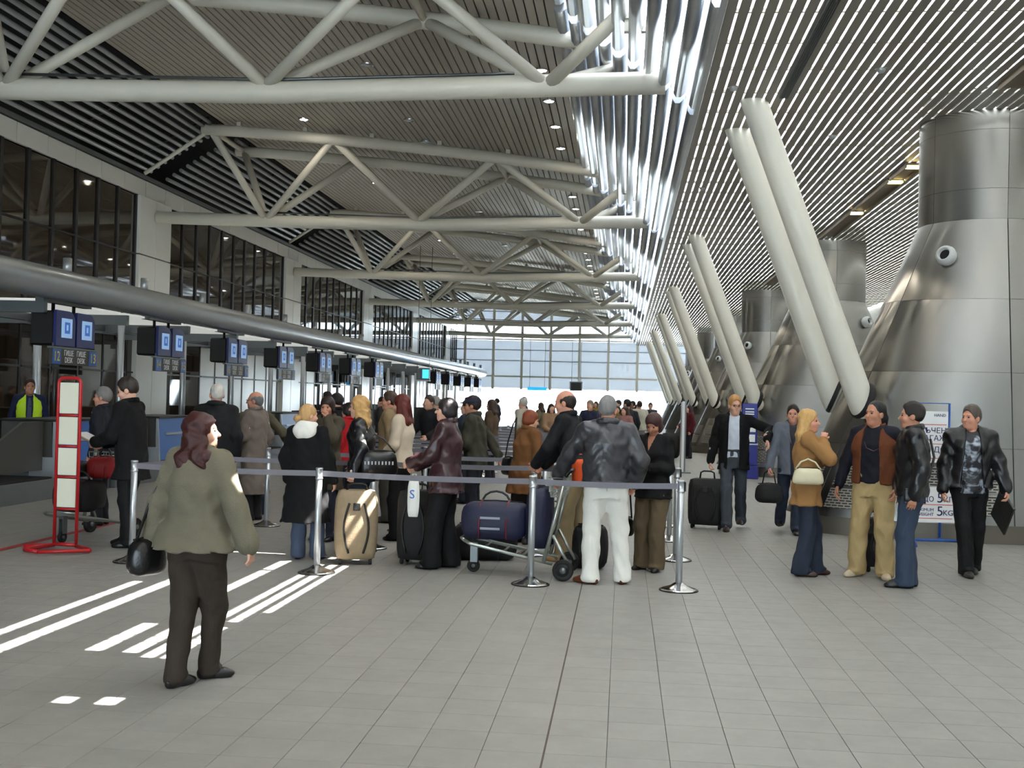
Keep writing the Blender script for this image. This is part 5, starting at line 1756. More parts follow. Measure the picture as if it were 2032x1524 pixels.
        if slv > 0:
            for sd in (-1, 1):
                e, w, u, _, _ = A[sd]
                f.cone(sp(1.44) + Vector((sd * .07 * s, 0, 0)), sh[sd] + Vector((-sd * .01, 0, .012 * s)), .055 * s + off_ * .5, ra + off_ * .55, k=.05)
                f.cone(sh[sd], e, ra + off_ * .6, (ra - .006) + off_ * .6, k=.03)
                endp = e + (w - e) * (0.98 * slv)
                f.cone(e, endp, (ra - .004) + off_ * .6, (ra - .016) + off_ * .6 + tp.get('cuff', 0), k=.03)
        f.noise(fold_noise(tp.get('fold', .004), seed + 7 * gi, zf=tp.get('zf', 42), xf=24))
        # neckline
        f.ell(N + Vector((0, .035, .055)), (.074 * s, .085 * s, .075 * s), k=.01, op='cut')
        op_ = tp.get('open')
        if op_:                                     # open front: (half width at hem, half width at neck)
            zt = N.z + .05; zb = sp(hem).z - .1
            f.loft([(zb, op_[0], .5, 0, .5 + .03 + sp(hem).y), (zt, op_[1], .5, 0, .5 + .03 + N.y)], k=0, op='cut', p=8.0)
        vn = tp.get('vneck')
        if vn:
            f.loft([(N.z - vn, .004, .3, 0, .3 + N.y), (N.z + .06, .075, .3, 0, .3 + N.y)], k=0, op='cut', p=8.0)
        child(tp['kind'], f, .0115 if gi == len(top or [1]) - 1 else .0125, m)
        if tp.get('band'):
            zb_ = sp(hem); f = Field(); w0, d0 = L_[0][1] + .004, L_[0][2] + .004
            f.loft([(zb_.z - .004, w0 - .008, d0 - .008, 0, zb_.y), (zb_.z + .02, w0, d0, 0, zb_.y), (zb_.z + .05, w0 - .002, d0 - .002, 0, zb_.y)], k=0)
            if op_: f.loft([(zb_.z - .1, op_[0], .5, 0, .53 + zb_.y), (zb_.z + .1, op_[0], .5, 0, .53 + zb_.y)], k=0, op='cut', p=8.0)
            child('hem_band', f, .011, m)
        col_ = tp.get('collar')
        if col_:
            cm = tp.get('collar_mat', m)
            f = Field()
            rr = .066 * s + off_ * .4
            pts = []
            a0 = 40 if not op_ else 52
            for a in np.linspace(a0, 360 - a0, 13):
                aa = R(a)
                pts.append(N + Vector((math.sin(aa) * rr * 1.12, math.cos(aa) * rr * 1.0 - .004, .012 + .016 * (-math.cos(aa)) * s)))
            for p, q in zip(pts[:-1], pts[1:]):
                f.cone(p, q, col_ * s, col_ * s, k=.012)
                f.cone(p + Vector((0, 0, .02)), q + Vector((0, 0, .02)), col_ * s * .7, col_ * s * .7, k=.012)
            if tp.get('lapel'):
                for sd in (-1, 1):
                    p0 = pts[-1] if sd < 0 else pts[0]
                    p1 = sp(1.22) + Vector((sd * (op_[0] if op_ else .02), (secs[4][2]) * s * g + off_ + .004, 0))
                    f.cone(p0, p0 * .5 + p1 * .5 + Vector((sd * .02, .018, 0)), .016, .02, k=.012)
                    f.cone(p0 * .5 + p1 * .5 + Vector((sd * .02, .018, 0)), p1, .02, .008, k=.012)
            child('collar', f, .0095, cm)
    if extra: extra(body, dict(N=N, HC=HC, sp=sp, sh=sh, A=A, hp=hp_, s=s, child=child, secs=secs, g=g))
    return body

def to_world(body, p):
    return body.matrix_basis @ Vector(p)

def handbag(x, y, z, rz, sx, sy, sz, m, label, strap=None, cat='handbag', taper=.15, name='handbag', flap=True):
    t = empty(name, (x, y, z), rz); tag(t, label, cat)
    rounded_box_mesh('body', sx, sy, sz, min(sx, sy, sz) * .42, m, t, bulge=.012, taper=taper)
    if flap:
        MB().tube([(-sx * .40, 0, sz * .985), (0, 0, sz + .008), (sx * .40, 0, sz * .985)], .006, 6).build('zip', BLKPL, t)
    if strap:
        MB().tube(strap, .009, 6).build('strap', m, t)
    return t

# ------------------------------------------------------------------ the travellers
DENIM = cloth('blue_denim', (62, 74, 96), rough=.8, bump=.35, bs=200)
DENIMD = cloth('dark_denim', (40, 47, 62), rough=.8, bump=.35, bs=200)
OLIVE = cloth('grey_olive_wool', (110, 104, 88), rough=.9, bump=.4, bs=140)
BLKWOOL = cloth('black_wool', (17, 17, 19), rough=.9)
BLKL = leather('black_leather_jacket', (22, 22, 25))
GRYL = leather('charcoal_jacket', (52, 52, 56))
TAN = cloth('tan_suede', (150, 110, 66), rough=.9, bump=.3)
RUST = cloth('rust_suede', (100, 54, 30), rough=.9, bump=.3)
KHAKI = cloth('khaki_cotton', (172, 148, 104), rough=.85)
WHITEC = cloth('white_cotton', (226, 224, 216), rough=.8, var=.03)
BROWNC = cloth('camel_brown_wool', (112, 74, 42), rough=.9)
BROWNT = cloth('brown_trouser', (92, 78, 58), rough=.85)

def hairclip(body, k):
    hp = k['hp']
    MB().tube([hp(.072, .04, .07), hp(.088, .03, .035), hp(.090, .02, .0)], .006, 6).build('hair_clip', CHROME, body)
fg = person('woman in flared grey jacket walking past, long dark red hair', (-2.46, 6.45), head=-12, H=1.58, sex='f', girth=1.12, skin='fair',
    hair=('curly', (62, 26, 24)), look=(-62, 4),
    top=[dict(kind='jacket', mat=OLIVE, hem=.86, flare=.085, arm=.060, off=.034, cuff=.012, fold=.005, collar=.018)],
    bottom=dict(kind='trousers', mat=cloth('dark_brown_trouser', (54, 45, 38)), r=(.108, .080, .062)), shoes=(26, 25, 26),
    arms={'L': dict(wrist=(-.33, .02, .80)), 'R': dict(wrist=(.36, -.03, .80), curl=.5)}, feet=[(.035, .10, -46), (-.02, -.16, -14)], extra=hairclip)
p = to_world(fg, (-.33, -.02, .60))
handbag(p.x, p.y, p.z, R(60), .24, .16, .22, BLKLEA, 'black leather shoulder bag at the side of the woman in grey', strap=[(-.08, 0, .20), (-.04, -.06, .42), (.03, -.17, .72), (.07, -.08, .42), (.08, 0, .20)])

def pockets(body, k):
    s = k['s']
    y = -(k['secs'][1][2] * s * k['g'] + .018)
    for sd in (-1, 1):
        MB().tube([(sd * .045, y - .004, .965 * s), (sd * .08, y + .002, .962 * s), (sd * .125, y + .03, .965 * s)], .003, 5).build('pocket_seam', cloth('seam_grey', (176, 174, 168)), body)
    MB().tube([(0, y + .004, .99 * s), (0, y, .93 * s), (0, y + .015, .87 * s)], .003, 5).build('back_seam', cloth('seam_grey', (176, 174, 168)), body)
def suitbits(tie=None):
    def f(body, k):
        if tie:
            sp, s = k['sp'], k['s']
            d = k['secs'][4][2] * s * k['g'] + .02
            V = []
            for (z, w, dy) in ((1.44, .016, -.035), (1.40, .022, -.01), (1.2, .034, .012), (1.02, .04, .008), (.99, .002, .008)):
                q = sp(z); V += [(-w, q.y + d + dy, q.z), (w, q.y + d + dy, q.z)]
            mesh('tie', V, [(2 * i, 2 * i + 1, 2 * i + 3, 2 * i + 2) for i in range(4)], cloth('tie_dark', tie), body)
    return f

bs = person('man in a long black coat with papers beside the red sign', (-5.27, 11.82), head=88, H=1.83, hair=('short', (46, 36, 30)), look=(10, -18), lean=5,
    top=[dict(kind='shirt', rgb=(190, 180, 160), off=.014), dict(kind='coat', mat=BLKWOOL, hem=.70, flare=.05, off=.034, open=(.03, .07), collar=.02, arm=.056)],
    bottom=dict(kind='trousers', rgb=(20, 20, 22)), shoes=(20, 19, 19),
    arms={'R': dict(wrist=(.12, .36, 1.10), curl=.6), 'L': dict(wrist=(-.12, .36, 1.12), curl=.6)}, feet=[(.10, .08, -8), (-.10, -.06, 8)])
p = to_world(bs, (0, .50, 1.16))
t = empty('open_folder', p, R(88)); tag(t, 'beige open folder with papers held by the man in the long black coat', 'folder')
MB().box((-.15, -.10, 0), (.15, .12, .012), rot=Matrix.Rotation(R(24), 3, 'X'), pivot=(0, 0, 0)).build('cover', cloth('beige_card', (176, 160, 128)), t)
MB().box((-.14, -.11, .014), (.12, .10, .02), rot=Matrix.Rotation(R(24), 3, 'X'), pivot=(0, 0, 0)).build('paper', WPRINT, t)

person('grey-haired man in a dark suit behind the red sign', (-6.45, 13.6), head=95, H=1.72, hair=('grey_short', (120, 116, 112)), skin='ruddy', lod=1.35,
    top=[dict(kind='shirt', rgb=(205, 205, 208)), dict(kind='jacket', rgb=(28, 30, 38), hem=.80, open=(.02, .06), collar=.02)], bottom=dict(kind='trousers', rgb=(30, 31, 38)))
person('check-in agent in a lime safety vest behind the desk', (-9.93, 18.2), head=-150, H=1.84, hair=('short', (52, 34, 24)), skin='tan', lod=1.35, look=(8, 0),
    top=[dict(kind='shirt', rgb=(30, 36, 66)), dict(kind='safety_vest', mat=mat('lime_reflective', (190, 226, 30), rough=.6, var=.06), hem=.88, off=.03, sleeve=0, open=(.05, .055))],
    bottom=dict(kind='trousers', rgb=(30, 32, 40)), extra=suitbits((70, 78, 100)))
person('short dark-haired clerk at the left edge of the picture', (-9.95, 16.85), head=-70, H=1.40, hair=('short', (40, 28, 22)), skin='tan', lod=1.5,
    top=[dict(kind='shirt', rgb=(30, 34, 60))], bottom=dict(kind='trousers', rgb=(30, 32, 40)))
person('white-haired man in a black coat seen from behind', (-4.85, 13.2), head=8, H=1.80, girth=1.1, hair=('thin', (205, 198, 190)), skin='ruddy',
    top=[dict(kind='coat', rgb=(22, 23, 25), hem=.72, flare=.02, off=.036, collar=.024)], bottom=dict(kind='trousers', rgb=(34, 34, 36)), look=(20, 0))
person('balding man with glasses in a grey trench coat', (-4.87, 14.72), head=78, H=1.72, hair=('balding', (112, 112, 114)), skin='ruddy', glasses=True, look=(14, 0),
    top=[dict(kind='shirt', rgb=(214, 214, 216)), dict(kind='coat', rgb=(124, 114, 106), hem=.36, flare=.06, off=.034, collar=.02, open=(.01, .06), fold=.006)],
    bottom=dict(kind='trousers', rgb=(36, 36, 40)), arms={'L': dict(wrist=(-.14, .26, 1.02)), 'R': dict(out=.06, fwd=.02)})
person('dark-haired man in an olive suit leaning on the desk, seen from behind', (-5.05, 15.28), head=12, H=1.66, hair=('short', (20, 16, 16)), skin='tan', lod=1.25,
    top=[dict(kind='jacket', rgb=(98, 92, 74), hem=.80, off=.034, collar=.02)], bottom=dict(kind='trousers', rgb=(36, 42, 62)), arms={'R': dict(wrist=(.42, .18, 1.02))})

# queue in front
def hood(body, k):
    f = Field(); N = k['N']
    f.ell(N + Vector((0, -.085, -.035)), (.125, .065, .105), k=.03)
    f.cone(N + Vector((-.085, -.02, .02)), N + Vector((-.03, -.10, -.06)), .034, .04, k=.04)
    f.cone(N + Vector((.085, -.02, .02)), N + Vector((.03, -.10, -.06)), .034, .04, k=.04)
    f.noise(fold_noise(.004, 5, 40, 30))
    k['child']('hood', f, .011, WHITEC, 'white hood')
person('blonde woman with a bun, black coat and white hood, seen from behind', (-3.22, 11.42), head=-6, H=1.60, sex='f', girth=1.08, hair=('bun', (192, 152, 100), (-.045, -.118, -.045)), look=(-38, -4),
    top=[dict(kind='coat', mat=BLKWOOL, hem=.42, flare=.055, off=.036, fold=.005)], bottom=dict(kind='trousers', name='jeans', mat=DENIM, r=(.10, .08, .085)), shoes=(30, 34, 44),
    arms={'L': dict(out=.07), 'R': dict(wrist=(.26, .10, .80))}, feet=[(.12, .05, -15), (-.07, 0, 12)], extra=hood)
person('dark-haired woman facing the blonde, hand at her cheek', (-3.42, 12.95), head=165, H=1.68, sex='f', hair=('crop', (44, 30, 24)), skin='tan', look=(12, -8), lod=1.15,
    top=[dict(kind='coat', rgb=(74, 66, 52), hem=.62, flare=.02, off=.034, collar=.02)], bottom=dict(kind='trousers', rgb=(38, 40, 52)), arms={'L': dict(wrist=(-.10, .17, 1.42), hint=(-.4, .4, -1), dir=(.2, .1, 1), curl=.8)})
cw = person('curly blonde woman in a black leather jacket with a beige suitcase', (-2.76, 11.95), head=96, H=1.70, sex='f', girth=1.12, hair=('curly', (192, 150, 92)), look=(-6, -2), lean=4,
    top=[dict(kind='shirt', rgb=(222, 214, 200), off=.014), dict(kind='jacket', mat=BLKL, hem=.90, off=.03, open=(.04, .06), collar=.02, fold=.006)],
    bottom=dict(kind='trousers', name='jeans', mat=DENIMD, r=(.094, .072, .075)), shoes=(24, 22, 22), arms={'L': dict(wrist=(-.36, .05, .90), curl=.8), 'R': dict(wrist=(.20, .12, .92))})
p = to_world(cw, (-.26, -.20, .86))
t = handbag(p.x, p.y, p.z, R(20), .40, .14, .26, BLKLEA, 'black shiny shoulder bag with pale lettering on the curly blonde', strap=[(-.17, 0, .24), (-.12, .06, .36), (-.04, .10, .43), (.06, .08, .38), (.17, 0, .24)])
LETT = mat('pale_lettering', (198, 200, 206), rough=.3, metal=.5)
for q in range(9):
    MB().box((-.16 + q * .036, -.092, .12), (-.146 + q * .036, -.086, .155)).build('lettering', LETT, t)
person('woman with long auburn hair in a cream jacket', (-2.60, 13.25), head=84, H=1.73, sex='f', hair=('verylong', (96, 34, 26)), look=(-10, -6), lod=1.15,
    top=[dict(kind='jacket', rgb=(206, 190, 168), hem=.86, off=.032, collar=.018)], bottom=dict(kind='trousers', rgb=(22, 22, 24), r=(.10, .08, .095)), arms={'R': dict(wrist=(.16, .22, .98)), 'L': dict(wrist=(-.18, .2, .95))})
person('man in a black suit at the check-in line, dark hair', (-4.35, 17.0), head=70, H=1.72, hair=('short', (34, 26, 24)), lod=1.6,
    top=[dict(kind='shirt', rgb=(220, 220, 222)), dict(kind='jacket', rgb=(20, 20, 24), hem=.80, open=(.015, .05), collar=.02)], bottom=dict(kind='trousers', rgb=(22, 22, 26)))
person('person in a red jacket behind the curly blonde', (-3.72, 15.2), head=60, H=1.60, sex='f', hair=('crop', (40, 30, 28)), lod=1.6,
    top=[dict(kind='jacket', rgb=(168, 20, 28), hem=.86, off=.034, collar=.02)], bottom=dict(kind='trousers', rgb=(34, 34, 42)))
person('man in a sand coloured jacket beside the auburn-haired woman', (-3.12, 15.05), head=95, H=1.76, hair=('short', (62, 40, 28)), skin='tan', lod=1.5,
    top=[dict(kind='shirt', rgb=(150, 120, 90)), dict(kind='jacket', rgb=(142, 120, 88), hem=.86, open=(.02, .05), collar=.02)], bottom=dict(kind='trousers', rgb=(60, 56, 50)))
# woman in maroon leather
def scarfpins(body, k):
    for (a, b, c) in ((.05, .0, .125), (-.055, -.03, .115), (-.07, -.05, .05), (.02, -.09, .08)):
        q = MB().lathe([(.001, -.006), (.014, 0), (.001, .006)], 8); q.v = [tuple(k['hp'](a, b, c) + Vector(v)) for v in q.v]; q.build('hair_clip', CHROME, body)
pw = person('dark-haired woman in a maroon leather jacket and black trousers', (-1.74, 11.2), head=88, H=1.70, sex='f', girth=1.1, hair=('crop', (34, 26, 28)), skin='fair', look=(6, 2),
    top=[dict(kind='jacket', mat=leather('maroon_leather', (58, 34, 38)), hem=.78, flare=.02, off=.036, collar=.022, fold=.006)], bottom=dict(kind='trousers', rgb=(16, 16, 18), r=(.11, .092, .098)), shoes=(18, 17, 18),
    arms={'L': dict(wrist=(-.10, .34, 1.04), curl=.7), 'R': dict(wrist=(.12, .32, 1.0), curl=.7)}, feet=[(.08, -.06, 0), (-.10, .10, 4)], extra=scarfpins)
p = to_world(pw, (-.26, .28, .62))
t = empty('plastic_bag', (-2.02, 10.98, .52)); tag(t, 'narrow white plastic bag with a blue letter S', 'plastic bag')
rounded_box_mesh('body', .10, .03, .36, .014, PLASTICW, t, bulge=.01)
text('S', .12, mat('blue_letter', (30, 90, 180), rough=.5), t, (-.01, -.028, .22), (math.pi / 2, 0, 0), 'letter')
MB().tube([(-.03, 0, .35), (-.01, 0, .42), (.02, 0, .42), (.03, 0, .35)], .005, 6).build('handle', PLASTICW, t)

person('man in a dark cap and olive jacket standing behind the maroon jacket', (-1.90, 14.75), head=86, H=1.73, hair=('cap', (40, 30, 26), (44, 42, 58)), skin='tan', lean=5, lod=1.25,
    top=[dict(kind='jacket', rgb=(58, 56, 46), hem=.80, off=.04, collar=.026, fold=.007)], bottom=dict(kind='trousers', rgb=(36, 38, 46)), arms={'R': dict(wrist=(.16, -.30, .90)), 'L': dict(wrist=(-.1, .3, 1.0))})
bc = person('woman with short ginger hair in a brown coat and dark skirt', (-1.14, 13.35), head=-55, H=1.58, sex='f', girth=1.22, hair=('crop', (128, 62, 32)), look=(-22, -14), lean=6,
    top=[dict(kind='coat', mat=BROWNC, hem=.66, flare=.045, off=.036, collar=.018, arm=.058)], bottom=dict(kind='skirt', rgb=(34, 26, 22), hem=.34), shoes=(30, 24, 22), arms={'R': dict(wrist=(.18, .24, .92)), 'L': dict(wrist=(-.14, .28, .95))})
p = to_world(bc, (-.34, -.02, .78))
handbag(p.x, p.y, p.z, R(-55), .26, .12, .22, BLKLEA, 'black shoulder bag worn by the woman in the brown coat', strap=[(-.10, 0, .20), (-.04, 0, .40), (.08, .0, .62), (.16, 0, .70), (.10, 0, .20)])
person('balding man in a black suit and khaki trousers leaning on a cart', (-0.46, 12.02), head=72, H=1.83, girth=1.05, hair=('balding', (36, 28, 26)), skin='ruddy', lean=14, look=(8, -10),
    top=[dict(kind='shirt', rgb=(216, 216, 218)), dict(kind='jacket', rgb=(21, 22, 26), hem=.82, off=.034, open=(.015, .06), collar=.02)], bottom=dict(kind='trousers', mat=cloth('khaki_drill', (148, 130, 98)), r=(.108, .092, .090)), shoes=(150, 112, 72),
    arms={'L': dict(wrist=(-.20, .40, 1.02), curl=.7, hint=(-1, -.6, 0)), 'R': dict(wrist=(.08, .42, 1.00), curl=.7)}, feet=[(.14, -.05, -4), (-.10, .10, 6)])
person('grey-haired man in a charcoal jacket and white trousers, back to camera', (-0.14, 10.66), head=4, H=1.75, girth=1.14, hair=('grey_short', (128, 126, 124)), skin='ruddy', look=(-20, -6), lean=3, shoulders=1.08,
    top=[dict(kind='jacket', mat=GRYL, hem=.92, off=.042, band=True, collar=.026, fold=.007, arm=.058)], bottom=dict(kind='trousers', mat=WHITEC, r=(.108, .084, .080), fold=.006), shoes=(92, 48, 28),
    arms={'L': dict(wrist=(-.46, .26, .96), curl=.6, hint=(-.6, -1, .2)), 'R': dict(wrist=(.28, .10, .94))}, feet=[(.17, .02, -10), (-.13, -.04, 55)], extra=pockets)
t = empty('orange_bag', (-0.40, 11.25, .86), R(30)); tag(t, 'bright orange bag between the two men at the cart', 'bag')
rounded_box_mesh('body', .16, .10, .26, .03, ORANGE, t, bulge=.01); MB().tube([(-.05, 0, .25), (-.03, 0, .31), (.03, 0, .31), (.05, 0, .25)], .006, 6).build('handle', ORANGE, t)
bw = person('woman in a black top looking down, brown trousers', (0.32, 11.62), head=150, H=1.60, sex='f', girth=1.12, hair=('bob', (64, 36, 34)), skin='tan', look=(6, -26),
    top=[dict(kind='jacket', mat=cloth('black_jersey', (14, 14, 16)), hem=.80, off=.03, vneck=.16, fold=.005)], bottom=dict(kind='trousers', mat=BROWNT, r=(.108, .088, .094)), shoes=(24, 20, 20),
    arms={'R': dict(wrist=(.26, .06, .86), curl=.7), 'L': dict(wrist=(-.06, .22, 1.05), curl=.6)}, feet=[(.10, 0, -12), (-.08, .04, 16)])
p = to_world(bw, (.30, .04, .32))
handbag(p.x, p.y, p.z, R(20), .20, .10, .20, BLKLEA, 'small black bag hanging from the hand of the woman in black', strap=[(-.07, 0, .18), (-.09, 0, .36), (-.03, 0, .52), (.05, 0, .50), (.08, 0, .18)])

# walkers on the right
person('blond man with glasses in a black blazer pulling a suitcase', (1.52, 15.75), head=172, H=1.83, hair=('short', (190, 140, 84)), skin='fair', glasses=True, look=(18, -6),
    top=[dict(kind='shirt', rgb=(196, 202, 214), off=.014, collar=.012), dict(kind='jacket', mat=BLKWOOL, hem=.78, flare=.02, off=.03, open=(.085, .07), collar=.018, lapel=True)], bottom=dict(kind='trousers', name='jeans', mat=cloth('grey_denim', (60, 66, 74)), r=(.094, .076, .072), belt=True), shoes=(54, 40, 34),
    arms={'R': dict(wrist=(.33, -.02, .84), curl=.9), 'L': dict(wrist=(-.44, .26, 1.25), hint=(-.5, -.8, .25), dir=(-.35, .35, -1), curl=.5)}, feet=[(.06, .30, 0), (-.10, -.30, -6, .05)])
gm = person('man in a grey blazer walking with a black bag', (2.27, 15.55), head=176, H=1.72, hair=('short', (46, 34, 30)), skin='ruddy', look=(-6, 0),
    top=[dict(kind='shirt', rgb=(52, 50, 58), off=.014), dict(kind='jacket', rgb=(98, 102, 112), hem=.80, off=.032, open=(.02, .05), collar=.02, lapel=True)], bottom=dict(kind='trousers', name='jeans', mat=DENIMD, r=(.094, .076, .074)), shoes=(34, 28, 28),
    arms={'R': dict(wrist=(.30, .12, .86), curl=.9)}, feet=[(.12, -.28, 0, .07), (-.06, .22, 0)])
p = to_world(gm, (.30, .14, .46))
t = handbag(p.x, p.y, p.z - .06, R(-6), .36, .20, .26, BLKFAB, 'black holdall carried by the man in the grey blazer', cat='bag', name='holdall', taper=.12)
MB().tube([(-.09, 0, .24), (-.06, 0, .40), (0, 0, .44), (.06, 0, .40), (.09, 0, .24)], .010, 6).build('handle', BLKFAB, t)

bw2 = person('blonde woman in a tan jacket and jeans holding her collar', (1.86, 11.72), head=-96, H=1.68, sex='f', hair=('long', (198, 156, 96)), skin='ruddy', look=(-16, 0),
    top=[dict(kind='shirt', rgb=(44, 40, 42), off=.012), dict(kind='jacket', mat=TAN, hem=.74, flare=.035, off=.032, open=(.045, .04), collar=.018, fold=.005)], bottom=dict(kind='trousers', name='jeans', mat=DENIMD, r=(.098, .078, .098)), shoes=(58, 34, 28),
    arms={'R': dict(wrist=(.06, .15, 1.36), hint=(.9, .2, -.9), dir=(-.5, .2, .9), curl=.6), 'L': dict(wrist=(-.02, .17, 1.18), hint=(-.9, .3, -.6), dir=(.5, .1, .9), curl=.7)}, feet=[(.10, -.04, -6), (-.08, .10, 10)])
p = to_world(bw2, (.27, .0, .93))
handbag(p.x, p.y, p.z, R(-4), .30, .09, .16, cloth('cream_leather', (206, 196, 166), rough=.45), 'cream handbag under the arm of the blonde woman', strap=[(-.12, 0, .15), (-.07, .02, .22), (.0, .03, .25), (.07, .02, .22), (.12, 0, .15)], taper=.2)

def pendant(body, k):
    hp, sp = k['hp'], k['sp']
    d = .128 * k['s'] * k['g'] + .03
    q = sp(1.26)
    MB().tube([(-.09, q.y + d - .03, q.z + .02), (-.04, q.y + d - .004, q.z - .01), (.03, q.y + d - .004, q.z + .02), (.05, q.y + d - .01, q.z + .08)], .004, 6).build('sunglasses', mat('shiny_lens', (90, 60, 60), rough=.2), body)
    w = k['A'][1][1]; u = k['A'][1][2]
    MB().tube([tuple(w - u * .05 + Vector((.03 * math.cos(a), .03 * math.sin(a), 0))) for a in np.linspace(0, 6.28, 11)[:-1]], .006, 6, closed=True).build('wristwatch', CHROME, body)
person('dark-haired man in a rust suede jacket and khaki trousers', (2.54, 11.78), head=150, H=1.78, girth=1.16, hair=('swept', (26, 22, 24)), skin='tan', look=(-24, 0),
    top=[dict(kind='shirt', rgb=(18, 19, 30), off=.022), dict(kind='jacket', mat=RUST, hem=.92, off=.036, open=(.105, .08), collar=.016, sleeve=0), dict(kind='sleeves', rgb=(20, 20, 34), hem=1.30, off=.020, open=(.09, .09), arm=.05)],
    bottom=dict(kind='trousers', mat=KHAKI, r=(.106, .088, .090), fold=.006), shoes=(196, 176, 148),
    arms={'R': dict(wrist=(.34, .12, .86), curl=.5)}, feet=[(.14, .06, -18), (-.14, .04, 24)], extra=pendant)
lj = person('man in a black leather jacket and blue jeans, in profile', (2.76, 11.18), head=82, H=1.77, hair=('short', (34, 26, 24)), skin='tan', look=(-4, 0),
    top=[dict(kind='jacket', mat=BLKL, hem=.86, off=.038, band=True, collar=.022, fold=.006, arm=.058)], bottom=dict(kind='trousers', name='jeans', mat=cloth('mid_denim', (54, 66, 86), bump=.35), r=(.10, .082, .082)), shoes=(22, 21, 22),
    arms={'L': dict(wrist=(-.27, .0, .90)), 'R': dict(wrist=(.25, .04, .90))}, feet=[(.07, .0, -4), (-.07, .05, 4)])
p = to_world(lj, (.16, -.15, .95))
t = empty('shoulder_strap_bag', to_world(lj, (0, 0, 0))); t.rotation_euler = lj.rotation_euler; tag(t, 'thin black bag strap across the leather jacket in profile', 'bag')
MB().tube([(-.04, -.155, 1.42), (-.10, -.185, 1.25), (-.20, -.13, 1.06), (-.235, -.02, .95)], .012, 6).build('strap', BLKL, t)
rounded_box_mesh('pouch', .06, .16, .14, .025, BLKL, t, z0=.83, cx=-.255, cy=.02)

def tiedye(name):
    m = bpy.data.materials.new(name); m.use_nodes = True
    nt = m.node_tree; b = nt.nodes['Principled BSDF']; b.inputs['Roughness'].default_value = .5
    no = nt.nodes.new('ShaderNodeTexNoise'); no.inputs['Scale'].default_value = 7; no.inputs['Distortion'].default_value = 1.6
    tc = nt.nodes.new('ShaderNodeTexCoord'); nt.links.new(tc.outputs['Object'], no.inputs['Vector'])
    cr = nt.nodes.new('ShaderNodeValToRGB'); cr.color_ramp.elements[0].position = .48; cr.color_ramp.elements[0].color = (.008, .009, .013, 1); cr.color_ramp.elements[1].position = .68; cr.color_ramp.elements[1].color = (.42, .46, .55, 1)
    nt.links.new(no.outputs['Fac'], cr.inputs[0]); nt.links.new(cr.outputs[0], b.inputs['Base Color'])
    return m
rm_ = person('man in a black leather jacket over a tie-dye shirt walking', (3.60, 12.22), head=176, H=1.76, girth=1.02, hair=('short', (84, 74, 66)), skin='ruddy', look=(-48, 0),
    top=[dict(kind='shirt', mat=tiedye('tie_dye_cotton'), off=.016, hem=.84, flare=.01), dict(kind='jacket', mat=BLKL, hem=.90, flare=.03, off=.038, open=(.125, .06), collar=.024, fold=.007, arm=.058)],
    bottom=dict(kind='trousers', rgb=(13, 13, 15), r=(.096, .080, .078)), shoes=(46, 42, 40), arms={'L': dict(wrist=(-.34, .06, .90), curl=.8), 'R': dict(wrist=(.27, .04, .88), curl=.6)}, feet=[(.05, .16, 4), (-.08, -.14, -8)])
p = to_world(rm_, (-.36, .06, .80))
t = empty('document_folder', p, R(10)); tag(t, 'slim black document folder in the hand of the walking man', 'folder')
MB().box((-.012, -.17, -.34), (.012, .17, .0), rot=Matrix.Rotation(R(34), 3, 'X') , pivot=(0, 0, 0), bev=.004).build('cover', BLKLEA, t)
MB().box((-.014, -.17, -.005), (.014, .17, .003), rot=Matrix.Rotation(R(34), 3, 'X'), pivot=(0, 0, 0)).build('zip', BLKPL, t)

# ------------------------------------------------------------------ background crowd: five figures, copied with their own colours
protos = []
def far_person(spec):
    n0 = set(bpy.data.objects.keys())
    o = person('proto', (0, 0), lod=2.4, **spec)
    return o
protoA = far_person(dict(H=1.74, hair=('short', (40, 32, 28)), top=[dict(kind='jacket', rgb=(40, 42, 50), hem=.84, off=.036)], bottom=dict(kind='trousers', rgb=(40, 42, 50))))
protoB = far_person(dict(H=1.66, sex='f', hair=('long', (60, 40, 30)), top=[dict(kind='jacket', rgb=(60, 50, 50), hem=.80, off=.036)], bottom=dict(kind='trousers', rgb=(36, 36, 44)), arms={'R': dict(wrist=(.12, .30, 1.0))}))
protoC = far_person(dict(H=1.72, lean=8, hair=('short', (50, 40, 34)), top=[dict(kind='coat', rgb=(60, 60, 66), hem=.60, off=.036, flare=.02)], bottom=dict(kind='trousers', rgb=(34, 34, 40)), arms={'R': dict(wrist=(.2, .34, 1.0)), 'L': dict(wrist=(-.2, .34, 1.0))}))
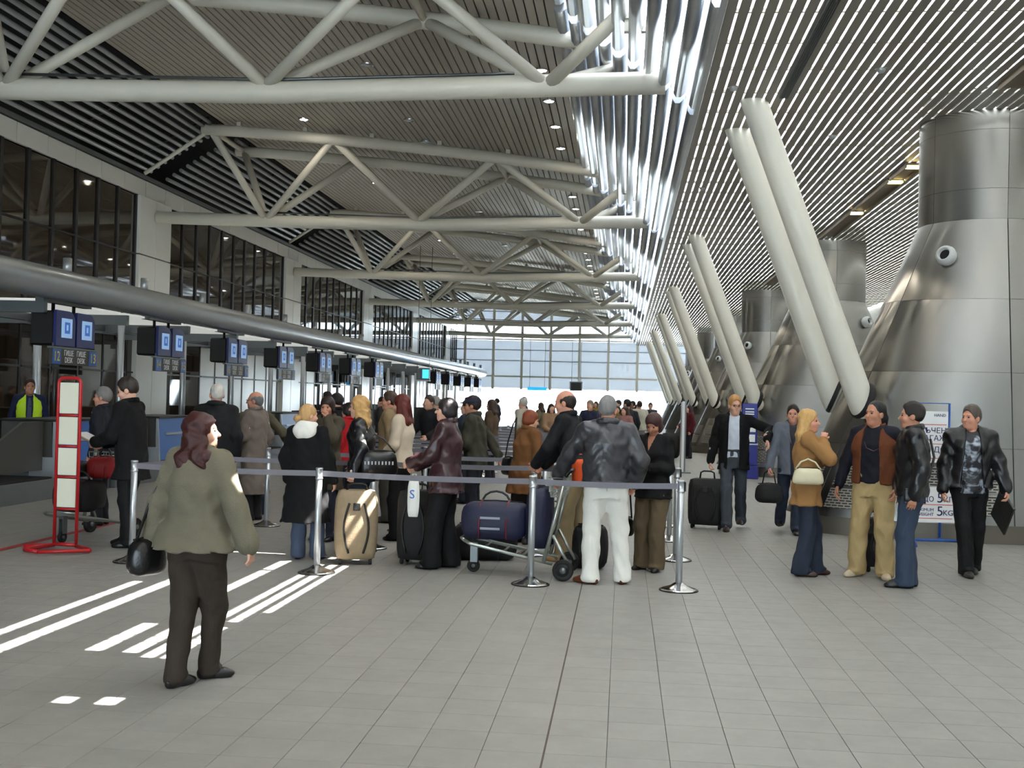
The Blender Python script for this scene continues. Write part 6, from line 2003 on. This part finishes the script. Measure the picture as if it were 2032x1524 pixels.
crowd = [ # proto, x, y, heading, jacket colour, hair colour, label
 ('A', -2.5, 18.2, 80, (46, 52, 66), None, 'man in a navy jacket beyond the auburn-haired woman'),
 ('C', -3.35, 19.8, 150, (34, 34, 38), None, 'person in a black coat bending near the third belt row'),
 ('A', -3.6, 21.6, 70, (120, 134, 140), (150, 146, 140), 'man in a pale blue-grey jacket far down the queue'),
 ('A', -4.1, 19.9, 100, (30, 30, 34), None, 'dark-suited man near the check-in desks, mid hall'),
 ('B', -2.7, 23.3, 75, (88, 70, 54), None, 'woman in a brown jacket near the check-in desks'),
 ('A', -2.2, 25.0, 60, (170, 164, 150), (180, 176, 168), 'man in a stone jacket just behind the dark cap'),
 ('B', -1.7, 27.0, 200, (152, 120, 94), None, 'woman in a tan top beyond the belts'),
 ('B', -1.35, 28.9, 80, (44, 44, 56), (34, 30, 40), 'woman in a dark headscarf-like hairdo reaching forward'),
 ('C', -0.75, 27.0, 160, (38, 42, 66), (150, 130, 116), 'man in a navy coat bending over a trolley'),
 ('A', -0.45, 30.5, 185, (50, 56, 84), None, 'man in a blue jacket facing the camera, far queue'),
 ('B', -0.15, 31.5, 170, (126, 118, 48), None, 'woman in a mustard top in the far queue'),
 ('A', -0.15, 36.0, 120, (190, 196, 200), (34, 30, 30), 'man in a white shirt in the far queue'),
 ('B', 0.45, 37.0, 200, (150, 160, 176), None, 'woman in a pale blue top in the far queue'),
 ('B', 0.05, 26.8, 140, (152, 110, 106), None, 'woman in a dusty pink jacket beyond the brown coat'),
 ('A', 0.1, 28.8, 60, (32, 32, 40), None, 'man in black beyond the balding man'),
 ('A', -0.55, 38.0, 90, (70, 60, 56), None, 'man in a brown jacket at the far belts'),
 ('B', -2.6, 36.0, 60, (96, 90, 70), None, 'woman in an olive jacket at the far belts'),
 ('A', -3.4, 39.0, 90, (60, 66, 88), None, 'man in a slate jacket near the far desks'),
 ('C', -4.6, 34.0, 90, (44, 42, 44), None, 'person in a charcoal coat at the far desks'),
 ('B', -5.4, 31.0, 95, (140, 60, 50), None, 'woman in a brick-red jacket at the far desks'),
 ('A', -5.8, 27.0, 85, (52, 50, 50), None, 'man in a dark grey jacket waiting at a desk'),
 ('A', -6.2, 23.4, 92, (30, 32, 40), None, 'man in a black jacket waiting at the third desk'),
 ('B', -6.0, 37.0, 95, (170, 150, 120), None, 'woman in a beige jacket at the far desks'),
 ('A', 0.20, 33.0, 20, (36, 40, 50), (150, 100, 80), 'man in a dark blue jacket walking away by the far stanchions'),
 ('C', 0.50, 34.0, 10, (188, 186, 170), (70, 50, 46), 'person in a pale coat walking away by the far stanchions'),
 ('B', 2.05, 35.5, 110, (86, 26, 34), (50, 24, 28), 'woman in a burgundy top by the third column'),
 ('A', 0.95, 40.0, 180, (60, 60, 66), None, 'man far off behind the woman in the black top'),
 ('B', -1.0, 42.0, 160, (150, 120, 40), None, 'woman in an ochre jacket far beyond the balding man'),
 ('A', 0.35, 42.0, 90, (110, 84, 60), None, 'man in a fawn jacket far beyond the white trousers'),
 ('A', -4.9, 44.0, 80, (40, 44, 60), None, 'man in an indigo jacket near the hanging sign'),
]
pr = {'A': protoA, 'B': protoB, 'C': protoC}
for n_, (k, x, y, hd_, jc, hc, lb) in enumerate(crowd):
    src = pr[k]
    c = copy_tree(src)
    c.location = (x, y, 0); c.rotation_euler = (0, 0, R(hd_)); sc_ = 0.96 + .07 * ((n_ * 37) % 10) / 10; c.scale = (sc_, sc_, sc_)
    tag(c, lb, 'person', 'background travellers')
    for ch in c.children:
        nm = ch.name.split('.')[0]
        if nm in ('jacket', 'coat'):
            ch.material_slots[0].link = 'OBJECT'; ch.material_slots[0].material = cloth('cloth_%d_%d_%d' % jc, jc)
        elif nm == 'hair' and hc:
            ch.material_slots[0].link = 'OBJECT'; ch.material_slots[0].material = hairm('hair_%d_%d_%d' % hc, hc)
for src in pr.values():
    for ch in list(src.children): bpy.data.objects.remove(ch)
    bpy.data.objects.remove(src)
t = handbag(1.45, 35.2, 0, R(20), .62, .4, .78, BLKFAB, 'tall black case beside the woman in burgundy', cat='suitcase', name='tall_case', taper=.05)
